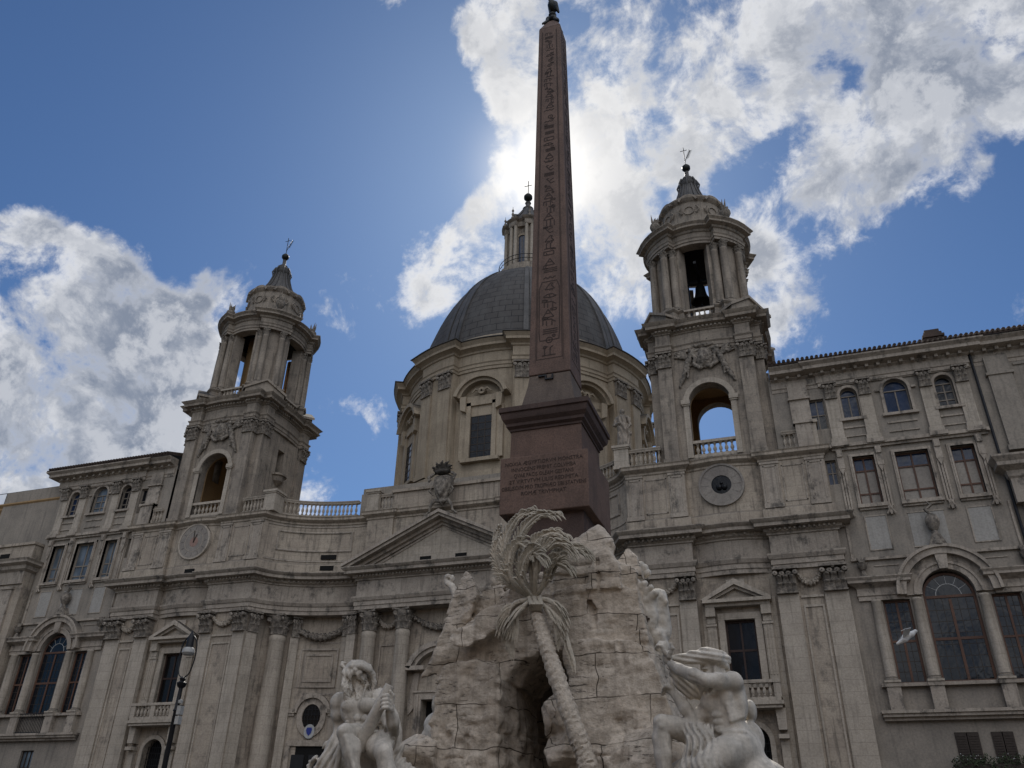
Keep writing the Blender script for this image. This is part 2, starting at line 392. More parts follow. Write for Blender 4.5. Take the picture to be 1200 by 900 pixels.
# signed-distance modelling for carved and natural forms
class SDF:
    def __init__(s, lo, hi, h):
        s.lo = np.array(lo, np.float32); s.h = h
        s.n = np.ceil((np.array(hi) - np.array(lo)) / h).astype(int) + 1
        s.F = np.full(s.n, 1.0, np.float32)
        s.ax = [s.lo[i] + h * np.arange(s.n[i], dtype=np.float32) for i in range(3)]
    def sl(s, lo, hi):
        a = np.clip(np.floor((np.array(lo) - s.lo) / s.h).astype(int), 0, s.n); b = np.clip(np.ceil((np.array(hi) - s.lo) / s.h).astype(int) + 1, 0, s.n)
        return tuple(slice(int(a[i]), int(b[i])) for i in range(3))
    def grid(s, sl): return [s.ax[0][sl[0]][:, None, None], s.ax[1][sl[1]][None, :, None], s.ax[2][sl[2]][None, None, :]]
    def put(s, fn, lo, hi, k, mode):
        sl = s.sl(lo, hi)
        if any(q.stop <= q.start for q in sl): return
        d = fn(*s.grid(sl)); f = s.F[sl]
        if mode == 'add': h = np.maximum(k - np.abs(f - d), 0) / k; s.F[sl] = np.minimum(f, d) - h * h * k * .25
        else:
            d = -d; h = np.maximum(k - np.abs(f - d), 0) / k; s.F[sl] = np.maximum(f, d) + h * h * k * .25
    def cone(s, a, b, ra, rb, k=.06, mode='add', flat=None):
        a = np.array(a, float); b = np.array(b, float); ba = b - a; L = float(ba @ ba) + 1e-9; m = max(ra, rb) + k + .12
        def fn(X, Y, Z):
            px, py, pz = X - a[0], Y - a[1], Z - a[2]
            h = np.clip((px * ba[0] + py * ba[1] + pz * ba[2]) / L, 0, 1)
            return np.sqrt((px - h * ba[0]) ** 2 + (py - h * ba[1]) ** 2 + (pz - h * ba[2]) ** 2) - (ra + (rb - ra) * h)
        s.put(fn, np.minimum(a, b) - m, np.maximum(a, b) + m, k, mode)
    def chain(s, pts, rs, k=.06, mode='add'):
        for i in range(len(pts) - 1): s.cone(pts[i], pts[i + 1], rs[i], rs[i + 1], k, mode)
    def ell(s, c, r, k=.06, rot=None, mode='add'):
        c = np.array(c, float); Rm = np.array(rot.to_matrix() if rot else np.eye(3)).T; m = max(r) + k + .12
        def fn(X, Y, Z):
            p = [X - c[0], Y - c[1], Z - c[2]]
            q = [Rm[i][0] * p[0] + Rm[i][1] * p[1] + Rm[i][2] * p[2] for i in range(3)]
            k0 = np.sqrt(sum((q[i] / r[i]) ** 2 for i in range(3))); k1 = np.sqrt(sum((q[i] / r[i] ** 2) ** 2 for i in range(3))) + 1e-6
            return k0 * (k0 - 1) / k1
        s.put(fn, c - m, c + m, k, mode)
    def facet(s, c, r, seed, k=.05, rot=None, n=16, mode='add', cut=.72):
        "boulder: a few flat faces cut round an ellipsoid"
        rs = np.random.RandomState(seed); N = rs.normal(size=(n, 3)); N /= np.linalg.norm(N, axis=1)[:, None]; D = rs.uniform(cut, 1.0, n)
        c = np.array(c, float); r = np.array(r, float); Rm = np.array(rot.to_matrix() if rot else np.eye(3)).T; m = max(r) * 1.25 + k + .1
        def fn(X, Y, Z):
            p = [X - c[0], Y - c[1], Z - c[2]]
            q = [(Rm[i][0] * p[0] + Rm[i][1] * p[1] + Rm[i][2] * p[2]) / r[i] for i in range(3)]
            d = None
            for j in range(n):
                g_ = np.sqrt((N[j][0] / r[0]) ** 2 + (N[j][1] / r[1]) ** 2 + (N[j][2] / r[2]) ** 2)
                e = (q[0] * N[j][0] + q[1] * N[j][1] + q[2] * N[j][2] - D[j]) / g_
                d = e if d is None else np.maximum(d, e)
            return np.maximum(d, (np.sqrt(q[0] ** 2 + q[1] ** 2 + q[2] ** 2) - 1.15) * min(r))
        s.put(fn, c - m, c + m, k, mode)
    def hull(s, pts, k=.04, mode='add'):
        "convex block through a set of corner points"
        bm = bmesh.new(); vs = [bm.verts.new(p) for p in pts]; bmesh.ops.convex_hull(bm, input=vs); bm.normal_update()
        c = sum((Vector(p) for p in pts), Vector()) / len(pts); PL = []
        for f in bm.faces:
            n_ = f.normal.copy(); d0 = n_.dot(f.verts[0].co)
            if n_.dot(c) > d0: n_, d0 = -n_, -d0
            if not any(n_.dot(a) > .999 and abs(d0 - b) < .01 for a, b in PL): PL.append((n_, d0))
        bm.free(); P = np.array(pts)
        def fn(X, Y, Z):
            d = None
            for n_, d0 in PL:
                e = X * n_[0] + Y * n_[1] + Z * n_[2] - d0; d = e if d is None else np.maximum(d, e)
            return d
        s.put(fn, P.min(0) - .3, P.max(0) + .3, k, mode)
    def disp(s, fn, band=.3):
        I = np.nonzero(np.abs(s.F) < band); P = [s.ax[i][I[i]] for i in range(3)]; s.F[I] += fn(*P).astype(np.float32)
    def mesh(s):
        F = s.F.copy(); h = s.h
        F[0] = F[-1] = 1; F[:, 0] = F[:, -1] = 1; F[:, :, 0] = F[:, :, -1] = 1
        I = F < 0; n = F.shape; acc = np.zeros((n[0] - 1, n[1] - 1, n[2] - 1, 3), np.float32); cnt = np.zeros(acc.shape[:3], np.float32)
        c = [(i, j, k) for i in (0, 1) for j in (0, 1) for k in (0, 1)]
        sub = lambda A, o: A[o[0]:n[0] - 1 + o[0], o[1]:n[1] - 1 + o[1], o[2]:n[2] - 1 + o[2]]
        for a in c:
            for ax in range(3):
                if a[ax]: continue
                b = list(a); b[ax] = 1; b = tuple(b)
                fa, fb = sub(F, a), sub(F, b); m = sub(I, a) != sub(I, b)
                t = np.where(m, fa / (fa - fb + 1e-12), 0); mf = m.astype(np.float32); cnt += mf
                for q in range(3): acc[..., q] += mf * ((a[q] + (t if q == ax else 0)))
        act = cnt > 0; idx = -np.ones(act.shape, np.int64); K = np.nonzero(act); idx[K] = np.arange(len(K[0]))
        V = (np.stack(K, -1) + acc[K] / cnt[K][:, None]) * h + s.lo
        Q = []
        for ax in range(3):
            lo = [slice(None)] * 3; hi = [slice(None)] * 3; lo[ax] = slice(0, -1); hi[ax] = slice(1, None)
            ch = I[tuple(lo)] != I[tuple(hi)]; E = np.nonzero(ch); E = np.stack(E, -1)
            o = [q for q in range(3) if q != ax]
            E = E[(E[:, o[0]] > 0) & (E[:, o[1]] > 0) & (E[:, o[0]] < n[o[0]] - 1) & (E[:, o[1]] < n[o[1]] - 1)]
            def g_(d0, d1):
                e = E.copy(); e[:, o[0]] -= d0; e[:, o[1]] -= d1; return idx[e[:, 0], e[:, 1], e[:, 2]]
            q = np.stack([g_(0, 0), g_(1, 0), g_(1, 1), g_(0, 1)], -1)
            ins = I[E[:, 0], E[:, 1], E[:, 2]]; flip = ins if ax != 1 else ~ins
            q[flip] = q[flip][:, ::-1]; Q.append(q[:, ::-1])
        return V, np.concatenate(Q)
    def build(s, name, mat, parent=None, smooth=180):
        V, Q = s.mesh(); me = bpy.data.meshes.new(name)
        me.from_pydata(V.tolist(), [], Q.tolist()); me.materials.append(mat)
        me.polygons.foreach_set('use_smooth', [True] * len(me.polygons))
        if smooth < 180: me.set_sharp_from_angle(angle=rad(smooth))
        return link(name, me, parent)
_rs = np.random.RandomState(3); _T = _rs.rand(64, 64, 64).astype(np.float32)
def vnoise(x, y, z, f):
    x, y, z = x * f + 1000, y * f + 1000, z * f + 1000
    i, j, k = np.floor(x).astype(int), np.floor(y).astype(int), np.floor(z).astype(int)
    u, v, w_ = x - i, y - j, z - k; u, v, w_ = u * u * (3 - 2 * u), v * v * (3 - 2 * v), w_ * w_ * (3 - 2 * w_)
    r = 0
    for a in (0, 1):
        for b in (0, 1):
            for c in (0, 1):
                r = r + _T[(i + a) & 63, (j + b) & 63, (k + c) & 63] * (u if a else 1 - u) * (v if b else 1 - v) * (w_ if c else 1 - w_)
    return r - .5
def fbm(x, y, z, f, o=3):
    return sum(vnoise(x, y, z, f * 2 ** i) / 2 ** i for i in range(o))

# ---------------------------------------------------------------- shared ornaments
def leaf_poly(): return [(0, 0), (.12, 0), (.14, .5), (.28, .72), (.44, .82), (.46, .95), (.34, 1.02), (.16, .93), (.02, .75), (0, .55)]
def add_leaf(mb, T, w, h, d=1.0):
    P = leaf_poly(); n = len(P)
    for sx0, sx1, k0, k1 in ((-.5, 0, .75, 1.05), (0, .5, 1.05, .75)):
        vs = []
        for sx, kk in ((sx0, k0), (sx1, k1)):
            for o, z in P: vs.append(T(sx * w * (1 - .25 * z), -o * d * h * kk, z * h))
        mb.add(vs, [tuple(range(n)), tuple(range(2 * n - 1, n - 1, -1))] + [(i, n + i, n + (i + 1) % n, (i + 1) % n) for i in range(n)])
def ball(mb, c, r, seg=8):
    mb.lathe([(r * sin(pi * i / 5) + 1e-4, c[2] - r * cos(pi * i / 5)) for i in range(6)], c[0], c[1], seg)
def capital_flat():
    "pilaster capital, 1 wide, 1.25 high, wall at y=.0, looks to -y"
    mb = MB(); mb.box(-.45, .45, -.10, .2, 0, 1.1); mb.box(-.48, .48, -.14, .2, -.05, .02)
    for row, (n, z0, h, dd) in enumerate(((4, .02, .46, .9), (3, .30, .56, .95))):
        for i in range(n):
            x = (i - (n - 1) / 2) * .9 / n
            add_leaf(mb, lambda a, b, c, x=x, z0=z0: (x + a, -.09 + b, z0 + c), .86 / n * 1.05, h, dd * .7)
    for sx in (-1, 1):
        for q in range(2):
            mb.lathe([(.03, -.06), (.13, -.05), (.14, 0), (.13, .05), (.03, .06)], 0, 0, 10, T=lambda x, y, z, sx=sx, q=q: (sx * (.45 - .55 * q * .55) + x * .9, -.22 + .06 * q + z * 1.5, .93 + y * .9))
    mb.lathe([(1e-3, -.08), (.08, -.06), (.09, 0)], 0, 0, 8, T=lambda x, y, z: (x, -.2 + z, 1.12 + y))
    mb.prism([(-.56, 1.12), (.56, 1.12), (.56, 1.25), (-.56, 1.25)], -.30, .2)
    return mesh_of('capital', mb.v, mb.f, carv, 50)
def capital_round():
    mb = MB(); mb.lathe([(.42, 0), (.50, .02), (.50, .06), (.42, .08), (.42, .7), (.56, 1.1)], seg=16)
    for n, z0, h, off in ((8, .06, .46, 0), (8, .32, .52, pi / 8)):
        for i in range(n):
            a = 2 * pi * i / n + off
            add_leaf(mb, lambda x, y, z, a=a, z0=z0: ((.42 - y) * sin(a) + x * cos(a), -(.42 - y) * cos(a) + x * sin(a), z0 + z), .36, h, .85)
    for i in range(4):
        a = pi / 4 + i * pi / 2
        mb.lathe([(.02, -.07), (.14, -.06), (.15, 0), (.14, .06), (.02, .07)], 0, 0, 10, T=lambda x, y, z, a=a: ((.62 + x) * cos(a) - z * sin(a), (.62 + x) * sin(a) + z * cos(a), .95 + y))
    mb.vprism([(.60 * sx * k, .60 * sy * k) for sx, sy, k in ((-1, -1, 1), (0, -.72, 1), (1, -1, 1), (.72, 0, 1), (1, 1, 1), (0, .72, 1), (-1, 1, 1), (-.72, 0, 1))], 1.12, 1.25)
    return mesh_of('capital', mb.v, mb.f, carv, 50)
CAPF, CAPR = capital_flat(), capital_round()
def baluster_mesh(mat):
    mb = MB(); mb.box(-.09, .09, -.09, .09, 0, .06); mb.box(-.085, .085, -.085, .085, .68, .74)
    mb.lathe([(.05, .06), (.085, .09), (.05, .13), (.055, .17), (.105, .28), (.10, .36), (.055, .50), (.045, .56), (.075, .60), (.05, .64), (.07, .68)], seg=10)
    return mesh_of('baluster', mb.v, mb.f, mat, 50)
BAL = baluster_mesh(travp)
def column_mesh(r, h, mat=None, base=True):
    mb = MB(); p = []
    if base:
        mb.box(-r * 1.4, r * 1.4, -r * 1.4, r * 1.4, 0, r * .35)
        p = [(r * 1.35, r * .35), (r * 1.4, r * .5), (r * 1.32, r * .62), (r * 1.12, r * .68), (r * 1.1, r * .8), (r * 1.2, r * .9), (r * 1.12, r * 1.0)]
    z0 = r * 1.05 if base else 0
    p += [(r, z0), (r, h * .33), (r * .97, h * .6), (r * .87, h * .97), (r * .93, h * .975), (r * .93, h * .99), (r * .86, h)]
    mb.lathe(p, seg=24); return mesh_of('column', mb.v, mb.f, mat or travp, 40)
def flame_urn_mesh():
    mb = MB(); mb.box(-.3, .3, -.3, .3, 0, .3)
    mb.lathe([(.2, .3), (.12, .42), (.3, .65), (.42, .9), (.38, 1.08), (.2, 1.15), (.25, 1.22), (.05, 1.25)], seg=12)
    for i in range(7):
        a = i * 2.4; r = .12 if i else 0
        mb.tube([(r * cos(a), r * sin(a), 1.15), (r * 1.7 * cos(a), r * 1.7 * sin(a), 1.4), (r * 2.2 * cos(a + .3), r * 2.2 * sin(a + .3), 1.55 + .2 * (i % 3))], [.11, .09, .01], 6)
    return mesh_of('flame_urn', mb.v, mb.f, carv, 50)
URN = flame_urn_mesh()
def garland(mb, a, b, sag, r, lump=.25, n=16):
    "festoon of fruit between two points"
    a, b = Vector(a), Vector(b)
    pts = []; rr = []
    for i in range(n + 1):
        t = i / n; p = a.lerp(b, t); p.z -= sag * 4 * t * (1 - t); pts.append(p); rr.append(r * (.55 + .45 * sin(pi * t)) * (1 + lump * (-1) ** i))
    mb.tube(pts, rr, 8)
    for i in range(1, n):
        for k in range(2):
            ball(mb, pts[i] + Vector((random.uniform(-r, r) * .6, -r * .7, random.uniform(-r, r) * .6)), r * .42, 6)

# ---------------------------------------------------------------- ground
gm = MB(); gm.add([(-900, -900, 0), (900, -900, 0), (900, 900, 0), (-900, 900, 0)], [(0, 1, 2, 3)])
tag(gm.build('ground', cobble, smooth=0), 'dark basalt cobbles of the square', None, kind='structure')

# ---------------------------------------------------------------- town houses across the square, sunlit, behind the photographer
HC = [((.34, .25, .16), 17.5, 'ochre'), ((.36, .29, .22), 18.5, 'cream'), ((.32, .22, .15), 16.5, 'terracotta'), ((.38, .32, .25), 18.5, 'pale yellow'), ((.34, .26, .18), 17, 'tan')]
for hi_, (hc, hh, hn) in enumerate(HC):
    xa = -52 + hi_ * 30; hm = material(hn.replace(' ', '_') + '_house_plaster', hc, streak=.3, bump=.15)
    Hs = thing('town_house', hn + ' plaster town house on the opposite side of the square', 'house', (xa + 15, -66, 0), 'town houses across the square')
    b = MB(); ho = [rect(xa + 2 + 3.4 * i, xa + 3.3 + 3.4 * i, z, z + 2.1) for i in range(8) for z in np.arange(1.5, hh - 3, 4.2)]
    b.wall(rect(xa, xa + 29.8, 0, hh), ho, -60, -60.4); b.box(xa, xa + 29.8, -60.5, -72, 0, hh); b.build('wall', hm, Hs, 0)
    b = MB(); b.box(xa, xa + 29.8, -60.41, -60.45, .5, hh - .5); b.build('pane', MATS['dark_glass'], Hs, 0)
    b = MB(); b.box(xa - .05, xa + 29.85, -59.3, -72, hh, hh + .3); b.build('roof', tile, Hs, 0)
# ================================================================= CHURCH
church = thing('church', 'baroque travertine church with concave front, dome and two bell towers', 'church', (0, 6, 0))
def mir(path, sx):
    "half plan to either side; keeps travel so that outwards stays right"
    return [(sx * x, y) for x, y in path][::sx]
def arcpt(th, off=0):
    x, y = 6 + 7.05 * cos(th), -.6 + 3.5 * sin(th); tx, ty = 7.05 * sin(th), -3.5 * cos(th); l = sqrt(tx * tx + ty * ty)
    return (x - off * (ty / l), y + off * (tx / l))   # off > 0 lies behind the face
TH0 = math.asin(.6 / 3.5)
ARC = [arcpt(pi / 2 + (TH0 - pi / 2) * i / 14) for i in range(15)]          # from the portico (6, 2.9) out to the corner (12.95, 0)
def bulge(x0, x1, ye, ym, n=8):
    return [(x0 + (x1 - x0) * i / n, ye + (ym - ye) * sin(pi * i / n)) for i in range(n + 1)]
WING = [(12.95, 0), (16.55, 0), (16.55, .55)] + bulge(16.56, 20.84, .55, .18) + [(20.85, .55), (20.85, 0), (24.45, 0), (24.45, .9)]
half = [(6.0, 1.9), (6.0, 2.85)] + ARC[1:-1] + WING
ENT = mir(half, -1) + half
P_ENT = [(-.6, 15.1), (.03, 15.1), (.03, 15.33), (.09, 15.36), (.09, 15.62), (.15, 15.65), (.25, 15.86), (.25, 15.95), (.02, 15.97), (.02, 17.0), (.12, 17.04),
         (.12, 17.12), (.28, 17.20), (.28, 17.36), (.72, 17.39), (.72, 17.58), (.80, 17.62), (.92, 17.76), (.92, 17.81), (-.7, 17.88)]
ent = MB(); ent.sweep(ENT, P_ENT).build('entablature', trim, church, 25)
md = MB()
for x, y, a in along(ENT, .24):
    T = local(x, y, a); md.box(-.055, .055, -.42, -.27, 17.22, 17.34, T)
md.build('modillion_band', trim, ent_o := bpy.data.objects['entablature'], 0)
sof = MB(); sof.box(-6.0, 6.0, 1.93, 3.0, 15.11, 15.6)
for sx in (-1, 1): sof.sweep(mir(ARC, sx), [(-1.1, 15.6), (-1.1, 15.12), (-.02, 15.12)], caps=False)
sof.build('soffit', trim, ent_o, 0)

# attic
AW = [(12.95, .0), (16.55, .0), (16.55, .3)] + bulge(16.56, 20.84, .3, .0) + [(20.85, .3), (20.85, 0), (24.45, 0), (24.45, .9)]
ha = [(4.0, 2.45), (4.0, 2.3), (6.0, 2.3), (6.0, 2.85)] + ARC[1:-1] + AW
ATT = mir(ha, -1) + ha
P_ATT = [(.14, 17.83), (.14, 18.5), (.10, 18.58), (.04, 18.66), (0, 18.68), (0, 21.45), (.07, 21.5), (.07, 21.62), (.14, 21.66), (.34, 21.80), (.34, 21.95), (.40, 22.03), (-1.2, 22.1)]
attic = MB().sweep(ATT, P_ATT).build('attic_wall', trav, church, 25)
ap = MB()
for sx in (-1, 1):
    for x0, x1 in ((12.98, 13.95), (15.55, 16.5), (20.9, 21.9), (23.4, 24.4)):
        y = -.07; ap.box(sx * x0, sx * x1, y, .3, 18.7, 21.44)
        ap.box(sx * (x0 - .04), sx * (x1 + .04), y - .05, .3, 21.3, 21.44); ap.box(sx * (x0 - .04), sx * (x1 + .04), y - .1, .3, 18.6, 18.85)
        for q in ((x0 + .12, x0 + .19), (x1 - .19, x1 - .12)): ap.box(sx * q[0], sx * q[1], y - .035, y + .01, 18.95, 21.2)
        ap.box(sx * (x0 + .12), sx * (x1 - .12), y - .035, y + .01, 21.12, 21.2)
    for x0, x1 in ((14.1, 15.4), (22.05, 23.25)):
        for z in (18.95, 21.1): ap.box(sx * x0, sx * x1, -.035, .02, z, z + .07)
        for x in (x0, x1 - .07): ap.box(sx * x, sx * (x + .07), -.035, .02, 18.95, 21.17)
    # long framed panel on the concave attic
    sub = mir(ARC[2:12], sx)
    for z in (19.5, 20.85): ap.sweep(sub, [(0, z), (.07, z), (.09, z + .06), (.07, z + .12), (0, z + .12)])
    for e in (0, -1):
        x, y = sub[e]; ap.lathe([(.09, 19.5), (.09, 20.95)], x, y, 8)
    for z in (18.78, 20.99 + .3): ap.sweep(mir(ARC[:-1], sx), [(0, z), (.05, z), (.05, z + .09), (0, z + .12)])
ap.build('attic_pilaster', trim, attic, 0)
vb = MB()
for sx in (-1, 1):
    x, y = arcpt(1.14); T = local(sx * x, y, -sx * .21); vb.box(-.55, .55, -.10, .1, 18.98, 19.3, T); vb.box(-.5, .5, -.16, .05, 18.15, 18.5, T)
    vb.box(sx * 18.0, sx * 18.8, -.17, .2, 18.0, 18.28) if sx < 0 else None
vb.build('vent_opening', dark, attic, 0)

# ---- pediment of the portico
pm = MB(); pm.prism([(-5.9, 17.75), (5.9, 17.75), (0, 20.75)], 2.0, 2.6).build('pediment', travp, church, 0)
ped = bpy.data.objects['pediment']
rk = MB()
sl_ = (21.05 - 17.85) / 6.9
for sx in (-1, 1):
    for y0, a, b in ((1.0, .0, .22), (1.15, -.2, .0), (1.62, -.42, -.2), (1.85, -.62, -.42)):
        rk.prism([(sx * 6.95, 17.83 + a * 0 + .0), (0, 17.83 + 6.95 * sl_ + a), (0, 17.83 + 6.95 * sl_ + b), (sx * 6.95, 17.83 + .01 + max(0, b) * .9)] if a >= 0 else
                 [(sx * (6.9 + a * 2.2), 17.84), (0, 17.83 + 6.95 * sl_ + a), (0, 17.83 + 6.95 * sl_ + b), (sx * (6.9 + b * 2.2), 17.84)], y0, 2.5)
    rk.prism([(sx * 5.0, 17.99), (sx * .35, 20.25), (sx * .25, 20.15), (sx * 4.6, 18.05)], 1.94, 2.02)
rk.build('raking_cornice', trim, ped, 25)
vv = MB()
for x in (-1.55, 1.0): vv.box(x, x + .8, 1.96, 2.1, 18.05, 18.38)
vv.build('vent_opening', dark, ped, 0)
# cartouche with shell above the pediment
S = SDF((-1.4, .6, 20.7), (1.4, 2.4, 24.6), .04)
sh_ = [(0, 21.55), (-.32, 21.95), (-.62, 22.6), (-.80, 23.3), (-.72, 23.85), (-.35, 24.0), (0, 23.9), (.35, 24.0), (.72, 23.85), (.80, 23.3), (.62, 22.6), (.32, 21.95)]
S.hull([(x, 1.62, z) for x, z in sh_] + [(x * .8, 1.28, 22.8 + (z - 22.8) * .82) for x, z in sh_], .05)
S.hull([(x * .62, 1.30, 22.9 + (z - 22.9) * .60) for x, z in sh_] + [(x * .5, 1.0, 22.9 + (z - 22.9) * .5) for x, z in sh_], .04)
for sx in (-1, 1):
    S.chain([(sx * .1, 1.4, 21.9), (sx * .5, 1.35, 22.0), (sx * .78, 1.35, 21.6), (sx * .85, 1.4, 21.25), (sx * 1.15, 1.4, 21.0)], [.10, .13, .10, .08, .10], .04)
    S.chain([(sx * .70, 1.3, 23.9), (sx * .98, 1.25, 23.7), (sx * .92, 1.2, 23.4), (sx * .78, 1.2, 23.5)], [.12, .12, .09, .06], .03); S.chain([(sx * .62, 1.35, 22.4), (sx * .88, 1.3, 22.7), (sx * .74, 1.25, 22.95)], [.07, .09, .05], .03)
S.disp(lambda x, y, z: np.abs(fbm(x, y, z, 7)) * .06)
ct = S.build('cartouche', carv, church)
S = SDF((-1.3, .7, 23.6), (1.3, 2.2, 25.4), .04)
S.ell((0, 1.35, 24.05), (.62, .32, .2), .05)
for i in range(11):
    a = pi * (.04 + .92 * i / 10); r = .62 + .12 * (i % 2); S.chain([(.35 * cos(a), 1.35, 24.1), (r * .9 * cos(a), 1.2 - .1 * (i % 2), 24.1 + r * .75 * sin(a)), (r * 1.25 * cos(a), 1.3, 24.12 + r * 1.15 * sin(a))], [.10, .10, .02], .03)
S.disp(lambda x, y, z: np.abs(fbm(x, y, z, 7)) * .07)
S.build('crest_crown', sooty, ct)

# ---- lower walls
FL = 'travertine_pilaster'
for sx in (-1, 1):
    m = MB(); X = lambda *a: a
    def P(l): return [(sx * x, z) for x, z in l]
    m.wall(P(rect(15.0, 24.35, 0, 15.3)), [P(rect(17.9, 19.5, 9.35, 12.65)), P(arch(17.95, 19.5, .0001, 6.5))], .5, 1.1)
    m.sweep(mir([(13.1, 1.3), (12.97, .6), (12.93, .12), (16.5, .12)], sx), [(0, 0), (0, 15.3)], caps=False)
    m.box(sx * 20.9, sx * 24.4, .12, .6, 0, 15.2)
    m.sweep(mir([arcpt(pi / 2 + (TH0 - pi / 2) * i / 16, .8) for i in range(0, 16)], sx), [(0, 0), (0, 15.6)], caps=False)
    fw = m.build('facade_wall', trav, church, 25)
    dk = MB(); dk.box(sx * 17.8, sx * 19.6, 1.05, 1.2, 0, 13).build('dark_room', dark, fw, 0)
    # pilasters
    for x0, x1 in ((12.95, 13.9), (15.6, 16.55), (20.85, 21.95), (23.25, 24.45)):
        b = MB(); b.box(sx * x0, sx * x1, 0, .3, 1.6, 13.72); b.box(sx * (x0 - .08), sx * (x1 + .08), -.10, .3, 0, 1.6)
        pil = b.build('pilaster', travp, church, 0)
        place('capital', CAPF, pil, (sx * (x0 + x1) / 2, 0.02, 13.78), 0, ((x1 - x0) / .95, 2.0, 1.05))
    # side faces of the corner pilaster and the shadowed return
    b = MB(); T = local(sx * 12.78, .45, sx * -1.15 if sx > 0 else 1.15); b.box(-.38, .38, -.1, .3, 0, 13.72, T); pil = b.build('pilaster', travp, church, 0)
    place('capital', CAPF, pil, (sx * 12.72, .48, 13.78), (pi - 1.15 + pi) if sx > 0 else 1.15, (.85, 1, 1.05))
    # sunk panels between the pilasters
    pn = MB()
    for x0, x1 in ((14.0, 15.5), (22.1, 23.15)):
        pn.box(sx * x0, sx * (x0 + .1), .06, .14, 1.8, 13.0); pn.box(sx * (x1 - .1), sx * x1, .06, .14, 1.8, 13.0); pn.box(sx * x0, sx * x1, .06, .14, 13.0, 13.12)
        garland(pn, (sx * (x0 - .1), -.05, 14.75), (sx * (x1 + .1), -.05, 14.75), .5, .17)
    pn.box(sx * 22.05, sx * 23.2, .02, .14, 13.5, 13.62); pn.box(sx * 13.95, sx * 15.55, .02, .14, 13.5, 13.62)
    for xa in (16.75, 20.25): pn.box(sx * xa, sx * (xa + .45), .40, .55, 1.6, 13.8)
    pn.build('sunk_panel', travp, fw, 30)
    # window with pediment over a balcony
    wc = 18.65
    fr = MB()
    for a, b_ in ((17.55, 17.9), (19.5, 19.85)): fr.box(sx * a, sx * b_, .36, .55, 9.3, 12.95)
    fr.box(sx * 17.55, sx * 19.85, .34, .55, 12.65, 13.0); fr.box(sx * 17.5, sx * 19.9, .38, .55, 9.1, 9.35)
    for c in (17.2, 20.15):
        fr.box(sx * (c - .24), sx * (c + .24), .25, .55, 9.3, 12.3); fr.box(sx * (c - .28), sx * (c + .28), .18, .55, 12.3, 12.42)
        for q in (-.15, 0, .15): fr.box(sx * (c + q - .03), sx * (c + q + .03), .21, .3, 9.7, 12.1)
        fr.box(sx * (c - .22), sx * (c + .22), .2, .55, 12.45, 12.8); fr.box(sx * (c - .26), sx * (c + .26), .02, .55, 12.8, 13.3)
    fr.box(sx * 16.95, sx * 20.4, .0, .55, 13.3, 13.48); fr.box(sx * 16.85, sx * 20.5, -.25, .55, 13.48, 13.66)
    for s2 in (-1, 1):
        fr.prism([(sx * (wc + s2 * 1.88), 13.66), (sx * (wc + s2 * 1.5), 13.66), (sx * wc, 14.42), (sx * wc, 14.75)], -.25, .45)
        fr.prism([(sx * (wc + s2 * 1.5), 13.67), (sx * (wc + s2 * 1.2), 13.67), (sx * wc, 14.24), (sx * wc, 14.42)], -.05, .45)
    fr.prism([(sx * (wc - 1.3), 13.66), (sx * (wc + 1.3), 13.66), (sx * wc, 14.3)], .2, .5)
    fr.box(sx * 18.2, sx * 19.2, .35, .5, 14.5, 14.85)
    wf = fr.build('window_surround', travp, church, 0)
    sash = MB()
    for x0, x1, z0, z1 in ((17.9, 18.0, 9.35, 12.65), (19.4, 19.5, 9.35, 12.65), (18.65, 18.75, 9.35, 12.65), (18, 19.4, 9.35, 9.5), (18, 19.4, 12.52, 12.65), (18, 19.4, 11.0, 11.12)):
        sash.box(sx * x0, sx * x1, .72 if x1 - x0 < .2 else .721, .8, z0, z1)
    win = sash.build('window', darkwood, church, 0)
    MB().box(sx * 17.92, sx * 19.48, .77, .79, 9.4, 12.6).build('pane', darkglass, win, 0)
    # balcony
    bb = MB(); bb.box(sx * 16.9, sx * 20.45, -.55, .5, 8.15, 8.32); bb.box(sx * 17.0, sx * 20.35, -.45, .5, 8.0, 8.15); bb.box(sx * 16.95, sx * 20.4, -.5, -.2, 9.2, 9.36); bb.box(sx * 17, sx * 20.35, -.47, -.22, 8.32, 8.5)
    bb.box(sx * (18.65 - .17), sx * (18.65 + .17), -.46, -.21, 8.5, 9.2)
    for c in (17.13, 20.22):
        bb.box(sx * (c - .17), sx * (c + .17), -.46, .5, 8.5, 9.19)
        bb.prism([(sx * (c - .2), 7.0), (sx * (c + .2), 7.0), (sx * (c + .25), 8.0), (sx * (c - .25), 8.0)], -.1, .5)
        bb.box(sx * (c - .25), sx * (c + .25), -.12, .5, 6.6, 6.8); bb.box(sx * (c - .2), sx * (c + .2), .25, .5, 0, 6.6)
    bal = bb.build('balcony', travp, church, 0)
    for i in range(8):
        c = (17.47 + .29 * (i % 4)) + (1.52 if i > 3 else 0); place('baluster', BAL, bal, (sx * c, -.34, 8.49), 0, (.95, .95, .97))
    # arched side door
    dd = MB(); dd.ring(sx * 18.725, 6.5, .775, 1.02, .38, .55, seg=16)
    for a, b_ in ((17.7, 17.95), (19.5, 19.75)): dd.box(sx * a, sx * b_, .38, .55, 0, 6.5)
    dd.build('door_surround', travp, church, 0)
    gr = MB()
    for i in range(9): gr.box(sx * (18.03 + i * .17), sx * (18.05 + i * .17), .8, .83, 0, 7.2)
    for z in np.arange(.5, 7.1, .35): gr.box(sx * 17.96, sx * 19.49, .805, .825, float(z), float(z) + .02)
    gr.build('door_grille', iron, church, 0)
    # ---- concave bay: framed panel, oval window and door
    bx, by = arcpt(1.14, .8); T = local(sx * bx, by, -sx * .21)
    q = MB()
